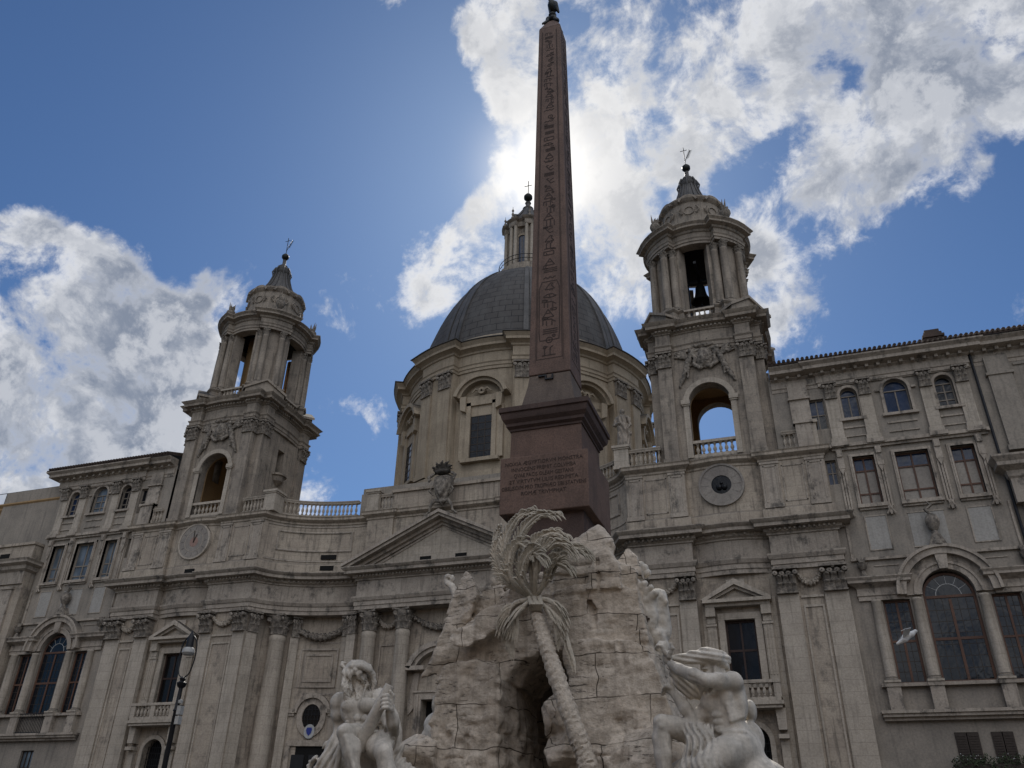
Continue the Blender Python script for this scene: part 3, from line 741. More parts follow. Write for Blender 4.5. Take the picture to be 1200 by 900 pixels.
    for k, (wd, z0, z1, t) in enumerate(((1.75, 10.1, 13.5, .05), (1.33, 10.55, 13.05, .12), (1.0, 10.9, 12.7, .08))):
        for a in (-1, 1): q.box(a * wd, a * (wd - .12), -t, .1, z0, z1, T)
        for z in (z0, z1 - .12): q.box(-wd, wd, -t - .003, .1, z, z + .12, T)
    q.ring(0, 8.75, .62, .98, -.14, .1, 0, 2 * pi, 24, T, ez=1.25); q.ring(0, 8.9, 1.0, 1.3, -.3, .1, 0.08, pi - .08, 20, T)
    for a in (-1, 1):
        q.box(a * 1.1, a * 2.0, -.3, .1, 8.95, 9.2, T); q.box(a * 1.15, a * 1.95, -.22, .1, 8.8, 8.95, T)
        q.prism([(a * 1.3, 7.5), (a * 1.5, 7.3), (a * 1.75, 7.8), (a * 1.6, 8.8), (a * 1.0, 8.8)], -.08, .1, T)
    q.box(-1.5, 1.5, -.12, .1, 7.15, 7.35, T)
    for a in (-1, 1): q.box(a * 1.15, a * 1.45, -.15, .1, 0, 7.25, T)
    q.box(-1.45, 1.45, -.17, .1, 7.0, 7.2, T)
    q.build('window_and_door_surround', trim, church, 30)
    q = MB(); q.lathe([(.001, 0), (.62, 0)], seg=20, T=lambda x, y, z: T(x, -.03, 8.75 + y * 1.25)); ow = q.build('oval_window', darkglass, church, 0)
    q = MB()
    for i in range(-2, 3): q.box(i * .22 - .012, i * .22 + .012, -.07, -.05, 8.1, 9.4, T)
    for z in (8.3, 8.6, 8.9, 9.2): q.box(-.55, .55, -.071, -.051, z, z + .024, T)
    q.build('window_grille', iron, ow, 0)
    q = MB(); q.box(-1.15, 1.15, -.04, .08, 0, 7.0, T); dr = q.build('door', dark, church, 0)
    q = MB()
    for a in (-1, 1):
        for z in (5.2, 3.6, 2.0): q.box(a * .15, a * 1.0, -.08, -.04, z, z + 1.3, T)
    q.build('door_panel', iron, dr, 0)
    if sx < 0:
        q = MB(); q.lathe([(.001, -.16), (.34, -.16), (.38, -.1), (.34, -.05)], seg=20, T=lambda x, y, z: T(x, z, 7.85 + y * 1.2)); sh = q.build('oval_shield', white, church, 30)
        q = MB(); q.prism([(-.15, 8.1), (.15, 8.1), (.20, 7.95), (.14, 7.75), (0, 7.6), (-.14, 7.75), (-.20, 7.95)], -.175, -.165, T); q.build('shield_field', blue, sh, 0)
    ga = MB(); garland(ga, T(-1.9, -.25, 14.5), T(1.9, -.25, 14.5), .75, .24, n=24)
    q = MB()
    ga.build('garland', carv, church, 60)
    # ---- columns of the portico and of the concave bay
for cx, cy, r in ((2.6, 2.45, .52), (5.06, 2.45, .52), (11.72, 1.98, .60)):
    me = column_mesh(r, 13.75)
    for sx in (-1, 1):
        c = place('column', me, church, (sx * cx, cy, 0)); place('capital', CAPR, c, (0, 0, 13.75), 0, (r * 1.95, r * 1.95, 1.08))
for sx in (-1, 1):
    for (cx, cy, w_, a) in ((6.45, 2.55, .62, 0), (7.2, 3.15, .5, -sx * .1), (10.75, 2.55, .55, -sx * .75)):
        b = MB(); T = local(sx * cx, cy, a); b.box(-w_ / 2, w_ / 2, 0, .9, 0, 13.75, T); p_ = b.build('pilaster', travp, church, 0)
        place('capital', CAPF, p_, (sx * cx, cy + .05, 13.78), a, (w_ / .95, .9, 1.05))
# portico back wall with the great door
m = MB(); m.wall(rect(-6.6, 6.6, 0, 15.3), [rect(-1.15, 1.15, .0001, 9.5)], 3.0, 3.8)
pw = m.build('portico_wall', trav, church, 0)
MB().box(-1.3, 1.3, 3.7, 3.8, 0, 9.6).build('door', dark, church, 0)
q = MB()
for a in (-1, 1):
    q.box(a * 1.15, a * 1.6, 2.8, 3.02, 0, 9.9); q.box(a * 1.3, a * 1.42, 2.72, 2.82, 0, 9.8)
    q.prism([(a * 1.65, 9.0), (a * 2.0, 8.6), (a * 2.1, 9.3), (a * 1.75, 11.1), (a * 1.4, 11.1), (a * 1.5, 10.0)], 2.85, 3.02)
    for (x0, x1) in ((3.2, 4.45),):
        for z in (2.0, 12.9): q.box(a * x0, a * x1, 2.93, 3.02, z, z + .1)
        for x in (x0, x1 - .1): q.box(a * x, a * (x + .1), 2.931, 3.02, 2, 13)
    q.box(a * 3.1, a * 4.55, 2.9, 3.02, 10.3, 10.4)
    garland(q, (a * 3.1, 2.8, 14.6), (a * 4.55, 2.8, 14.6), .5, .18)
    q.box(a * .9, a * 2.25, 2.3, 3.02, 11.2, 11.45)
q.box(-1.6, 1.6, 2.79, 3.02, 9.5, 9.9); q.box(-1.7, 1.7, 2.7, 3.02, 9.9, 10.0)
q.ring(0, 10.6, 2.0, 2.32, 2.3, 3.02, rad(20), rad(160), 18, ez=1.0); q.ring(0, 10.6, 1.75, 2.0, 2.45, 3.02, rad(26), rad(154), 18)
q.build('door_surround', trim, pw, 30)
g2 = MB(); garland(g2, (-2.0, 2.85, 14.6), (2.0, 2.85, 14.6), .75, .22, n=26); g2.build('garland', carv, church, 60)

# ---- balustrades
def balustrade(path, z, parent, n=None, h=1.25, step=.3, name='balustrade', y_in=.0, scale=1.0):
    b = MB(); b.sweep(path, [(-.16, z), (.16, z), (.16, z + .16), (.11, z + .2), (-.11, z + .2), (-.16, z + .16), (-.16, z)])
    b.sweep(path, [(-.14, z + h - .2), (-.14, z + h - .14), (-.2, z + h - .04), (-.2, z + h), (.2, z + h), (.2, z + h - .04), (.14, z + h - .14), (.14, z + h - .2), (-.14, z + h - .2)])
    o = b.build(name, travp, parent, 25)
    for x, y, a in along(resample(path, step * 4) + [path[-1]] if len(path) > 2 else path, step, 0):
        place('baluster', BAL, o, (x, y, z + .19), a, (.95, .95, (h - .38) / .74))
    return o
for sx in (-1, 1):
    pth = [arcpt(pi / 2 + (TH0 - pi / 2) * i / 24, .22) for i in range(3, 23)]
    balustrade(mir(pth, sx), 22.1, church)
    pr_ = MB()
    for x0, x1, y0, y1 in ((12.3, 13.2, -.1, 1.0), (5.2, 6.1, 2.1, 2.9)):
        pr_.box(sx * x0, sx * x1, y0, y1, 22.06, 23.5); pr_.box(sx * (x0 - .12), sx * (x1 + .12), y0 - .12, y1 + .12, 23.5, 23.66); pr_.box(sx * (x0 - .06), sx * (x1 + .06), y0 - .06, y1 + .06, 23.4, 23.5)
        pr_.box(sx * (x0 - .06), sx * (x1 + .06), y0 - .06, y1 + .06, 22.07, 22.3)
    pr_.build('balustrade_pier', travp, church, 0)
    balustrade(mir([(13.2, .25), (15.2, .25)], sx), 22.1, church)
    balustrade(mir([(22.35, .25), (23.2, .25)], sx), 22.1, church)
    balustrade(mir([(4.1, 2.5), (5.2, 2.5)], sx), 22.1, church)
    e = MB(); e.box(sx * 23.2, sx * 24.35, -.05, .9, 22.05, 23.6); e.box(sx * 23.1, sx * 24.45, -.15, .9, 23.6, 23.8); e.build('balustrade_pier', travp, church, 0)
e = MB(); e.box(-4.1, 4.1, 2.25, 3.0, 22.06, 23.3); e.box(-4.2, 4.2, 2.1, 3.1, 23.3, 23.5); e.build('parapet', trav, church, 0)
e = MB(); e.box(-12, 12, 3.2, 8.5, 21, 22.0); e.box(-8, 8, 4.5, 12, 22, 24.5); e.box(-24, 24, 8, 32, 0, 21); e.box(-9.0, 9.0, 6.4, 14, 22, 25.8); e.build('church_body', plas, church, 0)

# ---- clock and round opening on the tower attics
q = MB(); q.lathe([(.001, -.1), (1.22, -.1), (1.22, .3)], seg=36, T=lambda x, y, z: (-18.6 + x, z, 20.35 + y)); ck = q.build('clock', clockm, church, 30)
q = MB(); q.ring(-18.6, 20.35, 1.22, 1.34, -.13, .3, 0, 2 * pi, 36); q.ring(-18.6, 20.35, .75, .78, -.115, -.09, 0, 2 * pi, 30); q.build('clock_rim', travp, ck, 0)
q = MB(); q.lathe([(.001, -.11), (.36, -.11)], seg=18, T=lambda x, y, z: (-18.6 + x, z, 20.3 + y)); q.build('clock_centre', clockr, ck, 0)
q = MB()
for i in range(12):
    a = i * pi / 6; T = lambda x, y, z, a=a: (-18.6 + x * cos(a) - z * sin(a), y, 20.35 + x * sin(a) + z * cos(a)); q.box(-.012, .012, -.11, -.09, .88, 1.10, T)
for a, l in ((-.35, .55), (.12, .8)):
    T = lambda x, y, z, a=a: (-18.6 + x * cos(a) - z * sin(a), y, 20.35 + x * sin(a) + z * cos(a)); q.box(-.03, .03, -.15, -.13, -.1, l, T)
q.build('clock_hand', shut, ck, 0)
q = MB(); q.ring(18.6, 20.35, .58, 1.2, -.1, .3, 0, 2 * pi, 36); q.ring(18.6, 20.35, 1.2, 1.32, -.16, .3, 0, 2 * pi, 36)
for i in range(12):
    a = i * pi / 6; T = lambda x, y, z, a=a: (18.6 + x * cos(a) - z * sin(a), y, 20.35 + x * sin(a) + z * cos(a)); q.box(-.015, .015, -.115, -.09, .66, 1.15, T)
rd = q.build('round_window', clockm, church, 0)
q = MB(); q.lathe([(.001, -.04), (.58, -.04)], seg=24, T=lambda x, y, z: (18.6 + x, z, 20.35 + y)); q.build('pane', darkglass, rd, 0)
q = MB(); q.box(18.57, 18.63, -.07, -.05, 19.8, 20.9); ball(q, (18.6, -.1, 20.45), .1); ball(q, (18.45, -.1, 20.2), .18); ball(q, (18.75, -.1, 20.2), .18); q.build('grille', iron, rd, 0)

# ================================================================= BELL TOWERS (parts of the church)
TCX, TCY = 18.45, 3.5
def tower(sx):
    cx, cy = sx * TCX, TCY
    b = MB(); H, N = 3.6, 3.0
    for k in range(4):
        a = k * pi / 2; T = local(cx, cy, a)
        hole = (arch(-1.28, 1.28, 22.35, 26.1, 16), None, arch(-1.4, 1.4, 22.35, 27.6, 16))[k] if k % 2 == 0 else rect(-.42, .42, 26.6, 28.6)
        b.wall(rect(-2.32, 2.32, 22.0, 29.8), [hole], -(H - .28), -(H - 1.0), T, back=True)
        if k % 2:      # curved sill
            b.lathe([(.05, 25.6), (.5, 25.95), (.6, 26.3), (.75, 26.35), (.75, 26.5), (.05, 26.55)], 0, 0, 10, pi, 2 * pi, T=lambda x, y, z: T(x, y - (H - .3), z))
        for q_ in (-1, 1):
            b.box(q_ * 2.3, q_ * 2.95, -2.95, -2.3, 22, 29.8, T)
    b.vprism([(cx + x, cy + y) for x, y in ((-2.9, -2.9), (2.9, -2.9), (2.9, 2.9), (-2.9, 2.9))], 29.8, 32.2)
    b.vprism([(cx + x, cy + y) for x, y in ((-3.2, -3.2), (3.2, -3.2), (3.2, 3.2), (-3.2, 3.2))], 21.5, 22.2)
    t = b.build('bell_tower', towerst, church, 25)
    # ochre lining of the open room
    o = MB()
    for k in range(4):
        T = local(cx, cy, k * pi / 2); hole = (arch(-1.27, 1.27, 22.35, 26.1, 16), None, arch(-1.39, 1.39, 22.35, 27.6, 16))[k] if k % 2 == 0 else rect(-.42, .42, 26.6, 28.6)
        o.wall(rect(-2.25, 2.25, 22.2, 29.4), [hole], -(H - 1.05), -(H - 1.1), T)
    o.box(cx - 2.4, cx + 2.4, cy - 2.4, cy + 2.4, 29.3, 29.4)
    o.build('ochre_room_lining', ochre, t, 0)
    # pilasters + capitals on the broken corners
    for k in range(4):
        a = k * pi / 2; T = local(cx, cy, a)
        for q_ in (-1, 1):
            p = MB(); p.box(q_ * 2.12, q_ * N, -H, -2.2, 22.2, 28.75, T); p.box(q_ * 2.05, q_ * (N + .07), -H - .08, -2.2, 22.1, 22.35, T)
            po = p.build('pilaster', towerst, t, 0)
            x, y, z = T(q_ * 2.56, -H, 28.75); place('capital', CAPF, t, (x, y, z), a, (.93, 1.0, .85))
            # narrow return of the neighbouring pilaster
            x, y, z = T(q_ * 3.3, -N, 28.75); place('capital', CAPF, t, (x, y, z), a, (.62, 1.0, .85))
    # archivolts and imposts
    ar = MB()
    for k in (0, 2):
        T = local(cx, cy, k * pi / 2); yf = -(H - .28)
        if k == 2: continue
        ar.ring(0, 26.1, 1.28, 1.62, yf - .1, yf + .1, seg=20, T=T)
        for q_ in (-1, 1):
            ar.box(q_ * 1.28, q_ * 1.62, yf - .08, yf + .1, 22.35, 26.0, T); ar.box(q_ * 1.2, q_ * 1.75, yf - .2, yf + .1, 26.0, 26.3, T); ar.box(q_ * 1.22, q_ * 1.7, yf - .14, yf + .1, 25.9, 26.0, T)
    ar.build('archivolt', travp, t, 30)
    # parapet of the arch
    for k in (0, 2):
        T = local(cx, cy, k * pi / 2); yf = -(H - .45)
        pa = MB(); pa.box(-1.27, 1.27, yf - .15, yf + .15, 22.36, 22.55, T); pa.box(-1.27, 1.27, yf - .17, yf + .17, 23.3, 23.48, T)
        po = pa.build('arch_balustrade', travp, t, 0)
        for i in range(7):
            x, y, z = T(-1.02 + i * .34, yf, 22.54); place('baluster', BAL, po, (x, y, z), k * pi / 2, (1.1, 1.1, 1.03))
    # coat of arms over the front arch
    if sx > 0: TW['arms'] = arms_mesh()
    place('coat_of_arms', TW['arms'], t, (cx, cy - (H - .28), 29.2))
    # entablature along the broken plan
    pl = []
    for k in range(4):
        T = local(cx, cy, k * pi / 2)
        for x, y in ((-N, -N), (-N, -H), (-2.1, -H), (-2.05, -H + .3), (-1.05, -H + .16), (0, -H + .1), (1.05, -H + .16), (2.05, -H + .3), (2.1, -H), (N, -H)):
            pl.append(T(x, y, 0)[:2])
    prof = [(-.6, 29.8), (.03, 29.8), (.03, 30.0), (.08, 30.02), (.08, 30.25), (.16, 30.35), (.16, 30.42), (.02, 30.44), (.02, 31.2), (.1, 31.24), (.1, 31.3), (.2, 31.36), (.2, 31.5), (.55, 31.54), (.55, 31.72), (.72, 31.9), (.75, 31.95), (-.6, 32.15)]
    eo = MB().sweep(pl, prof, closed=True).build('tower_entablature', towerst, t, 25)
    d = MB()
    for x, y, a in along(pl + [pl[0]], .24, .02): d.box(-.07, .07, -.32, -.05, 31.36, 31.48, local(x, y, a))
    d.build('dentil_band', trim, eo, 0) if False else d.build('dentil_band', trim, t, 0)
    # ---- round upper stage
    def ringpath(r0, r1, hw, n=5, m=7):
        L = []
        for k in range(4):
            ac = pi / 4 + k * pi / 2
            for i in range(n + 1): a = ac - hw + 2 * hw * i / n; L.append((cx + r1 * cos(a), cy + r1 * sin(a)))
            a0, a1 = ac + hw, ac + pi / 2 - hw
            for i in range(m + 1): a = a0 + (a1 - a0) * (i + .15) / (m + .3); L.append((cx + r0 * cos(a), cy + r0 * sin(a)))
        return L
    HW = rad(20)
    ped_ = ringpath(3.45, 3.95, HW)
    u = MB()
    for k in range(4): u.sweep([ped_[(14 * k + j_) % 56] for j_ in range(-2, 8)], [(.08, 31.7), (.08, 32.2), (0, 32.25), (0, 33.0), (.06, 33.05), (.14, 33.15), (.14, 33.25), (-1.2, 33.3)])
    for k in range(4):      # gabled blocks over the corner pilasters
        a = -pi / 4 - pi / 2 + k * pi / 2 + pi / 2; T = local(cx, cy, k * pi / 2 + pi / 4)
        u.prism([(-1.5, 31.9), (1.5, 31.9), (1.5, 32.3), (0, 33.3), (-1.5, 32.3)], -4.5, -3.4, T)
        for q_ in (-1, 1): u.prism([(q_ * 1.65, 32.22), (q_ * 1.65, 32.42), (0, 33.5), (0, 33.3)], -4.65, -3.4, T)
    ped_o = u.build('drum_pedestal', towerst, t, 25)
    w_ = MB()
    for k in range(4):
        for i in range(8):
            a0 = pi / 4 + k * pi / 2 - rad(25) + rad(50) * i / 8; a1 = a0 + rad(50) / 8
            w_.add([(cx + r * cos(a), cy + r * sin(a), z) for z in (33.2, 38.6) for r, a in ((3.0, a0), (3.0, a1), (2.4, a1), (2.4, a0))],
                   [(0, 1, 5, 4), (2, 3, 7, 6), (1, 2, 6, 5), (3, 0, 4, 7), (0, 3, 2, 1), (4, 5, 6, 7)])
        T = local(cx, cy, pi / 4 + k * pi / 2 + pi / 2)
        w_.box(-.62, .62, -3.35, -2.8, 33.2, 38.6, T)
        for q_ in (-1, 1):
            T2 = local(cx, cy, k * pi / 2 + q_ * rad(26)); w_.box(-.2, .2, -3.18, -2.8, 33.2, 38.6, T2)
            T2 = local(cx, cy, k * pi / 2 + q_ * rad(20.5)); w_.box(-.14, .14, -3.1, -2.3, 33.2, 38.6, T2)
    w_.build('upper_stage_wall', towerst, t, 25)
    me = TW['col']; 
    for k in range(4):
        for q_ in (-1, 1):
            for dr, r in ((45 + q_ * 10.5, 3.62), (q_ * 26.5, 3.22)):
                a = k * pi / 2 - pi / 2 + rad(dr); c = place('column', me, t, (cx + r * cos(a), cy + r * sin(a), 33.3)); c.rotation_euler = (0, 0, a)
                cc_ = bpy.data.objects.new('capital', CAPR); col.objects.link(cc_); cc_.parent = t; cc_.location = (cx + r * cos(a), cy + r * sin(a), 37.92); cc_.scale = (.5, .5, .52); cc_.rotation_euler = (0, 0, a)
    ep = ringpath(3.3, 3.78, HW)
    UP = [(-.75, 38.6), (.0, 38.6), (.0, 38.8), (.06, 38.82), (.06, 39.0), (.12, 39.1), (0, 39.12), (0, 39.55), (.1, 39.6), (.14, 39.75), (.45, 39.85), (.45, 40.0), (.60, 40.16), (.60, 40.22), (-1.0, 40.5)]
    MB().sweep(ep[13:] + ep[:7], UP).sweep(ep[6:14], [(-.75, 39.6)] + UP[9:] + [(-.75, 40.5), (-.75, 39.6)]).build('upper_entablature', towerst, t, 25)
    MB().lathe([(3.2, 39.6), (.01, 39.6)], cx, cy, 24).build('belfry_ceiling', dark, t, 0)
    if sx < 0: MB().box(cx - 1.2, cx + 1.2, cy - 1.0, cy + 1.4, 32.2, 39.5).build('added_inner_core', ochre, t, 0)  # solid core added so the opening shows wall, not sky
    # balustrades in the openings
    for k in range(4):
        T = local(cx, cy, k * pi / 2); pa = MB(); pa.box(-1.0, 1.0, -3.35, -3.1, 32.15, 32.3, T); pa.box(-1.0, 1.0, -3.37, -3.08, 32.98, 33.12, T)
        po = pa.build('opening_balustrade', travp, t, 0)
        if k == 0 or k == 2 or (k == 1 and sx < 0):
            for i in range(5): x, y, z = T(-.68 + .34 * i, -3.22, 32.29); place('baluster', BAL, po, (x, y, z), k * pi / 2, (.9, .9, .95))
    # attic drum with cartouches, urns, flared lead spire, ball and cross
    at_ = MB(); at_.lathe([(2.75, 40.2), (2.75, 41.2), (2.45, 41.4), (2.3, 41.5), (2.3, 43.3), (2.42, 43.4), (2.55, 43.6), (2.55, 43.72), (2.3, 43.8)], cx, cy, 32)
    for k in range(8):
        T = local(cx, cy, k * pi / 4); at_.ring(0, 42.5, .32, .40, -2.36, -2.25, 0, 2 * pi, 16, T)
        at_.ring(0, 43.1, .62, .78, -2.52, -2.2, rad(20), rad(160), 12, T)
        for q_ in (-1, 1): at_.tube([T(q_ * .5, -2.35, 42.2), T(q_ * .75, -2.32, 42.5), T(q_ * .55, -2.38, 42.8)], .07, 6)
    at_.build('attic_drum', towerst, t, 30)
    sp = MB(); sp.lathe([(2.5, 43.72), (2.1, 43.95), (1.65, 44.3), (1.3, 44.8), (1.05, 45.3), (.84, 45.95), (.70, 46.6), (.66, 46.8)], cx, cy, 16)
    for k in range(16):
        a = k * pi / 8; sp.tube([(cx + r * cos(a), cy + r * sin(a), z) for r, z in ((2.13, 43.97), (1.68, 44.32), (1.33, 44.8), (1.08, 45.3), (.87, 45.95), (.72, 46.6))], .06, 5)
    spo = sp.build('spire', lead, t, 30)
    f = MB(); f.lathe([(.64, 46.6), (.76, 46.75), (.78, 46.95), (.62, 47.05), (.66, 47.3), (.52, 47.42), (.38, 47.5), (.40, 47.7), (.24, 47.85), (.16, 48.0), (.16, 48.45), (.06, 48.5)], cx, cy, 16)
    for k in range(8):
        a = k * pi / 4; f.tube([(cx + .74 * cos(a), cy + .74 * sin(a), 46.4), (cx + .86 * cos(a), cy + .86 * sin(a), 46.85), (cx + .62 * cos(a), cy + .62 * sin(a), 47.4)], .07, 6)
    f.build('spire_crown', lead, t, 40)
    f = MB(); ball(f, (cx, cy, 48.85), .34, 16); f.v = f.v; f.build('ball', bronze, t, 60)
    f = MB(); f.tube([(cx, cy, 49.1), (cx - .05, cy, 51.1)], .03, 6); f.tube([(cx - .32, cy, 50.75), (cx + .22, cy, 50.78)], .028, 6)
    f.build('cross', iron, t, 0)
    f = MB()
    f.tube([(cx, cy, 49.6), (cx + .15, cy, 50.0), (cx + .45, cy, 50.6)], .025, 5)
    for i in range(7):
        s_ = .15 + i * .12; px_, pz_ = cx + .1 + s_ * .38, 49.75 + s_ * 1.0
        f.tube([(px_, cy, pz_), (px_ + .2, cy, pz_ + .02)], [.03, .008], 5); f.tube([(px_, cy, pz_), (px_ - .06, cy, pz_ + .2)], [.03, .008], 5)
    f.build('palm_frond', iron, t, 0)
    for k in range(4):
        a = pi / 4 + k * pi / 2; o_ = bpy.data.objects.new('flame_urn', URN); col.objects.link(o_); o_.parent = t; o_.location = (cx + 3.55 * cos(a), cy + 3.55 * sin(a), 40.3); o_.rotation_euler = (0, 0, a); o_.scale = (.95, .95, 1.15)
    return t
TW = {'col': column_mesh(.28, 4.65, towerst)}
def arms_mesh():
    S = SDF((-2.0, -.7, -2.3), (2.0, .25, 1.5), .04)
    S.ell((0, -.1, 0), (.55, .3, .75), .1); S.ell((0, -.28, -.05), (.33, .2, .48), .05)
    for sx in (-1, 1):
        S.chain([(sx * .45, -.15, .55), (sx * .75, -.2, .35), (sx * .6, -.2, 0), (sx * .7, -.15, -.45), (sx * .3, -.2, -.75)], [.13, .12, .1, .12, .12], .06)
        # winged figure leaning on the shield
        S.chain([(sx * .85, -.2, .25), (sx * 1.05, -.2, -.25), (sx * 1.2, -.15, -.8), (sx * 1.5, -.12, -1.4), (sx * 1.7, -.08, -1.9)], [.14, .17, .16, .12, .07], .1)
        S.ell((sx * .85, -.25, .55), (.15, .15, .17), .04); S.cone((sx * .9, -.25, .25), (sx * .6, -.3, .5), .08, .06, .05)
        S.cone((sx * 1.15, -.15, -.8), (sx * 1.15, -.2, -1.35), .12, .06, .06)
        for i in range(6): a = .25 + i * .2; S.cone((sx * 1.05, -.1, .1), (sx * (1.05 + .85 * cos(a)), -.08, .1 + .85 * sin(a) * 1.1), .08, .05, .03)
    S.ell((0, -.15, .85), (.6, .25, .12), .06)
    for i in range(9): a = pi * (.05 + .9 * i / 8); S.cone((.5 * cos(a), -.2, .85), (.78 * cos(a), -.18, .88 + .5 * sin(a)), .05, .035, .02)
    S.disp(lambda x, y, z: np.abs(fbm(x, y, z, 5)) * .16 - .04)
    V, Q = S.mesh(); me = bpy.data.meshes.new('coat_of_arms'); me.from_pydata(V.tolist(), [], Q.tolist()); me.materials.append(carv)
    me.polygons.foreach_set('use_smooth', [True] * len(me.polygons)); return me
TR_ = tower(1); TL_ = tower(-1)

# ================================================================= DOME
DX, DY = 0, 19.08
def dring(r0, r1, hw, n=5, m=8, c=22.5):
    L = []
    for k in range(8):
        ac = rad(c + 45 * k)
        for i in range(n + 1): a = ac - hw + 2 * hw * i / n; L.append((DX + r1 * cos(a), DY + r1 * sin(a)))
        a0, a1 = ac + hw, ac + pi / 4 - hw
        for i in range(m + 1): a = a0 + (a1 - a0) * (i + .1) / (m + .2); L.append((DX + r0 * cos(a), DY + r0 * sin(a)))
    return L
HD = rad(9.2)
dm = MB(); dm.sweep(dring(10.9, 11.5, HD), [(.35, 22), (.35, 26.3), (.2, 26.5), (.2, 27.0), (0, 27.1), (0, 36.6)], closed=True)
drum = dm.build('dome_drum', drumm, church, 25)
DE = [(-.6, 36.10), (.05, 36.10), (.05, 36.35), (.12, 36.40), (.12, 36.65), (.2, 36.75), (.04, 36.78), (.04, 37.70), (.16, 37.76), (.2, 37.90), (.5, 38.10), (.62, 38.12), (.62, 38.35), (.8, 38.60), (.85, 38.65), (-.8, 39.15)]
MB().sweep(dring(10.95, 11.6, HD), DE, closed=True).build('drum_entablature', drumm, drum, 25)
MB().sweep(dring(10.95, 11.6, HD), [(.80, 38.662), (.93, 38.70), (.93, 38.76), (-.6, 39.25)], closed=True, caps=False).build('lead_flashing', lead, drum, 25)
for k in range(8):
    ac = 22.5 + 45 * k - 90
    for q_ in (-1, 1):
        a = rad(ac + q_ * 5.4); T = local(DX, DY, a + pi / 2)
        p = MB(); p.box(-.62, .62, -11.68, -11.2, 27.1, 34.7, T); p.box(-.7, .7, -11.75, -11.2, 27.1, 27.5, T)
        if k in (0, 1, 7, 6, 5, 2): p.build('pilaster', drumm, drum, 0); x, y, z = T(0, -11.66, 34.7); place('capital', CAPF, drum, (x, y, z), a + pi / 2, (1.32, 1.1, 1.18))
    a = rad(45 * k - 90); T = local(DX, DY, a + pi / 2)
    if k in (0, 1, 7, 2, 6):
        y = -10.98
        s_ = MB()
        for q_ in (-1, 1):
            s_.box(q_ * .92, q_ * 1.3, y - .22, y + .4, 28.00, 33.00, T); s_.box(q_ * 1.3, q_ * 1.85, y - .1, y + .4, 28.00, 32.60, T)
            s_.prism([(q_ * 1.3, 32.10), (q_ * 1.75, 32.30), (q_ * 1.85, 33.50), (q_ * 1.3, 33.50)], y - .45, y + .3, T)
        s_.box(-1.3, 1.3, y - .22, y + .4, 32.70, 33.10, T); s_.box(-1.3, 1.3, y - .12, y + .4, 33.10, 33.60, T); s_.box(-1.6, 1.6, y - .35, y + .4, 27.70, 28.00, T)
        s_.ring(0, 32.95, 2.1, 2.42, y - .75, y + .3, rad(14), rad(166), 16, T); s_.ring(0, 32.95, 1.85, 2.1, y - .5, y + .3, rad(14), rad(166), 16, T)
        for q_ in (-1, 1): s_.tube([T(q_ * .1, y - .3, 33.90), T(q_ * .5, y - .3, 34.15), T(q_ * .85, y - .3, 33.80)], [.1, .13, .06], 6)
        s_.ring(0, 33.95, .12, .3, y - .35, y + .1, 0, 2 * pi, 12, T)
        so_ = s_.build('window_surround', drumm, drum, 0)
        s_ = MB()
        for xx in (-.92, -.32, .28, .86): s_.box(xx, xx + .06, y - .05, y - .02, 28.00, 31.75, T)
        for z in np.arange(28.0, 31.75, .62): s_.box(-.92, .92, y - .055, y - .025, float(z), float(z) + .06, T)
        wo = s_.build('window', shut, drum, 0)
        MB().box(-.93, .93, y - .03, y + .1, 28.00, 31.75, T).build('pane', glass, drum, 0)
        MB().box(-.93, .93, y - .04, y + .1, 31.75, 32.75, T).build('window_head_panel', drumm, drum, 0)
        MB().tube([T(-2.75, y - .12, 27), T(-2.75, y - .12, 36.4)], .07, 6).build('drain_pipe', iron, drum, 0)
# dome shell
def dr_(z):  # profile radius
    t = (z - 36.5) / 16.5; return 10.4 * sqrt(max(0, 1 - t * t))
ZS = [39.9, 40.5, 41.3, 42.1, 43, 44, 45, 46, 47, 48, 48.8, 49.6, 50.3, 50.9, 51.4, 51.8, 52.15]
DPROF = [(dr_(z), z) for z in ZS] + [(2.4, 52.35)]
sh = MB(); sh.lathe([(10.9, 38.6), (10.9, 39.1), (10.65, 39.2), (10.65, 39.6), (10.45, 39.7), (10.4, 39.9), (10.1, 39.95)], DX, DY, 64)
sh.build('dome_plinth', drumm, church, 25)
dome = MB().lathe(DPROF, DX, DY, 96).build('dome', domem, church, 40)
for k in range(8):
    rb = MB()
    for dq in (-4.2, 0, 4.2):
        a = rad(22.5 + 45 * k + dq) - pi / 2; wd = .22 if dq else .34
        T = local(DX, DY, a + pi / 2)
        vs = []; 
        for r, z in DPROF:
            ww = wd * (.35 + .65 * r / 10); off = r * sin(rad(dq)) * 0; h = .16 if dq else .10
            vs += [T(-ww, -r - h, z), T(ww, -r - h, z), T(ww, -r + .2, z), T(-ww, -r + .2, z)]
        n = len(DPROF); rb.add(vs, [(i * 4 + j, i * 4 + (j + 1) % 4, i * 4 + 4 + (j + 1) % 4, i * 4 + 4 + j) for i in range(n - 1) for j in range(4)])
    rb.build('dome_rib', lead, dome, 30)
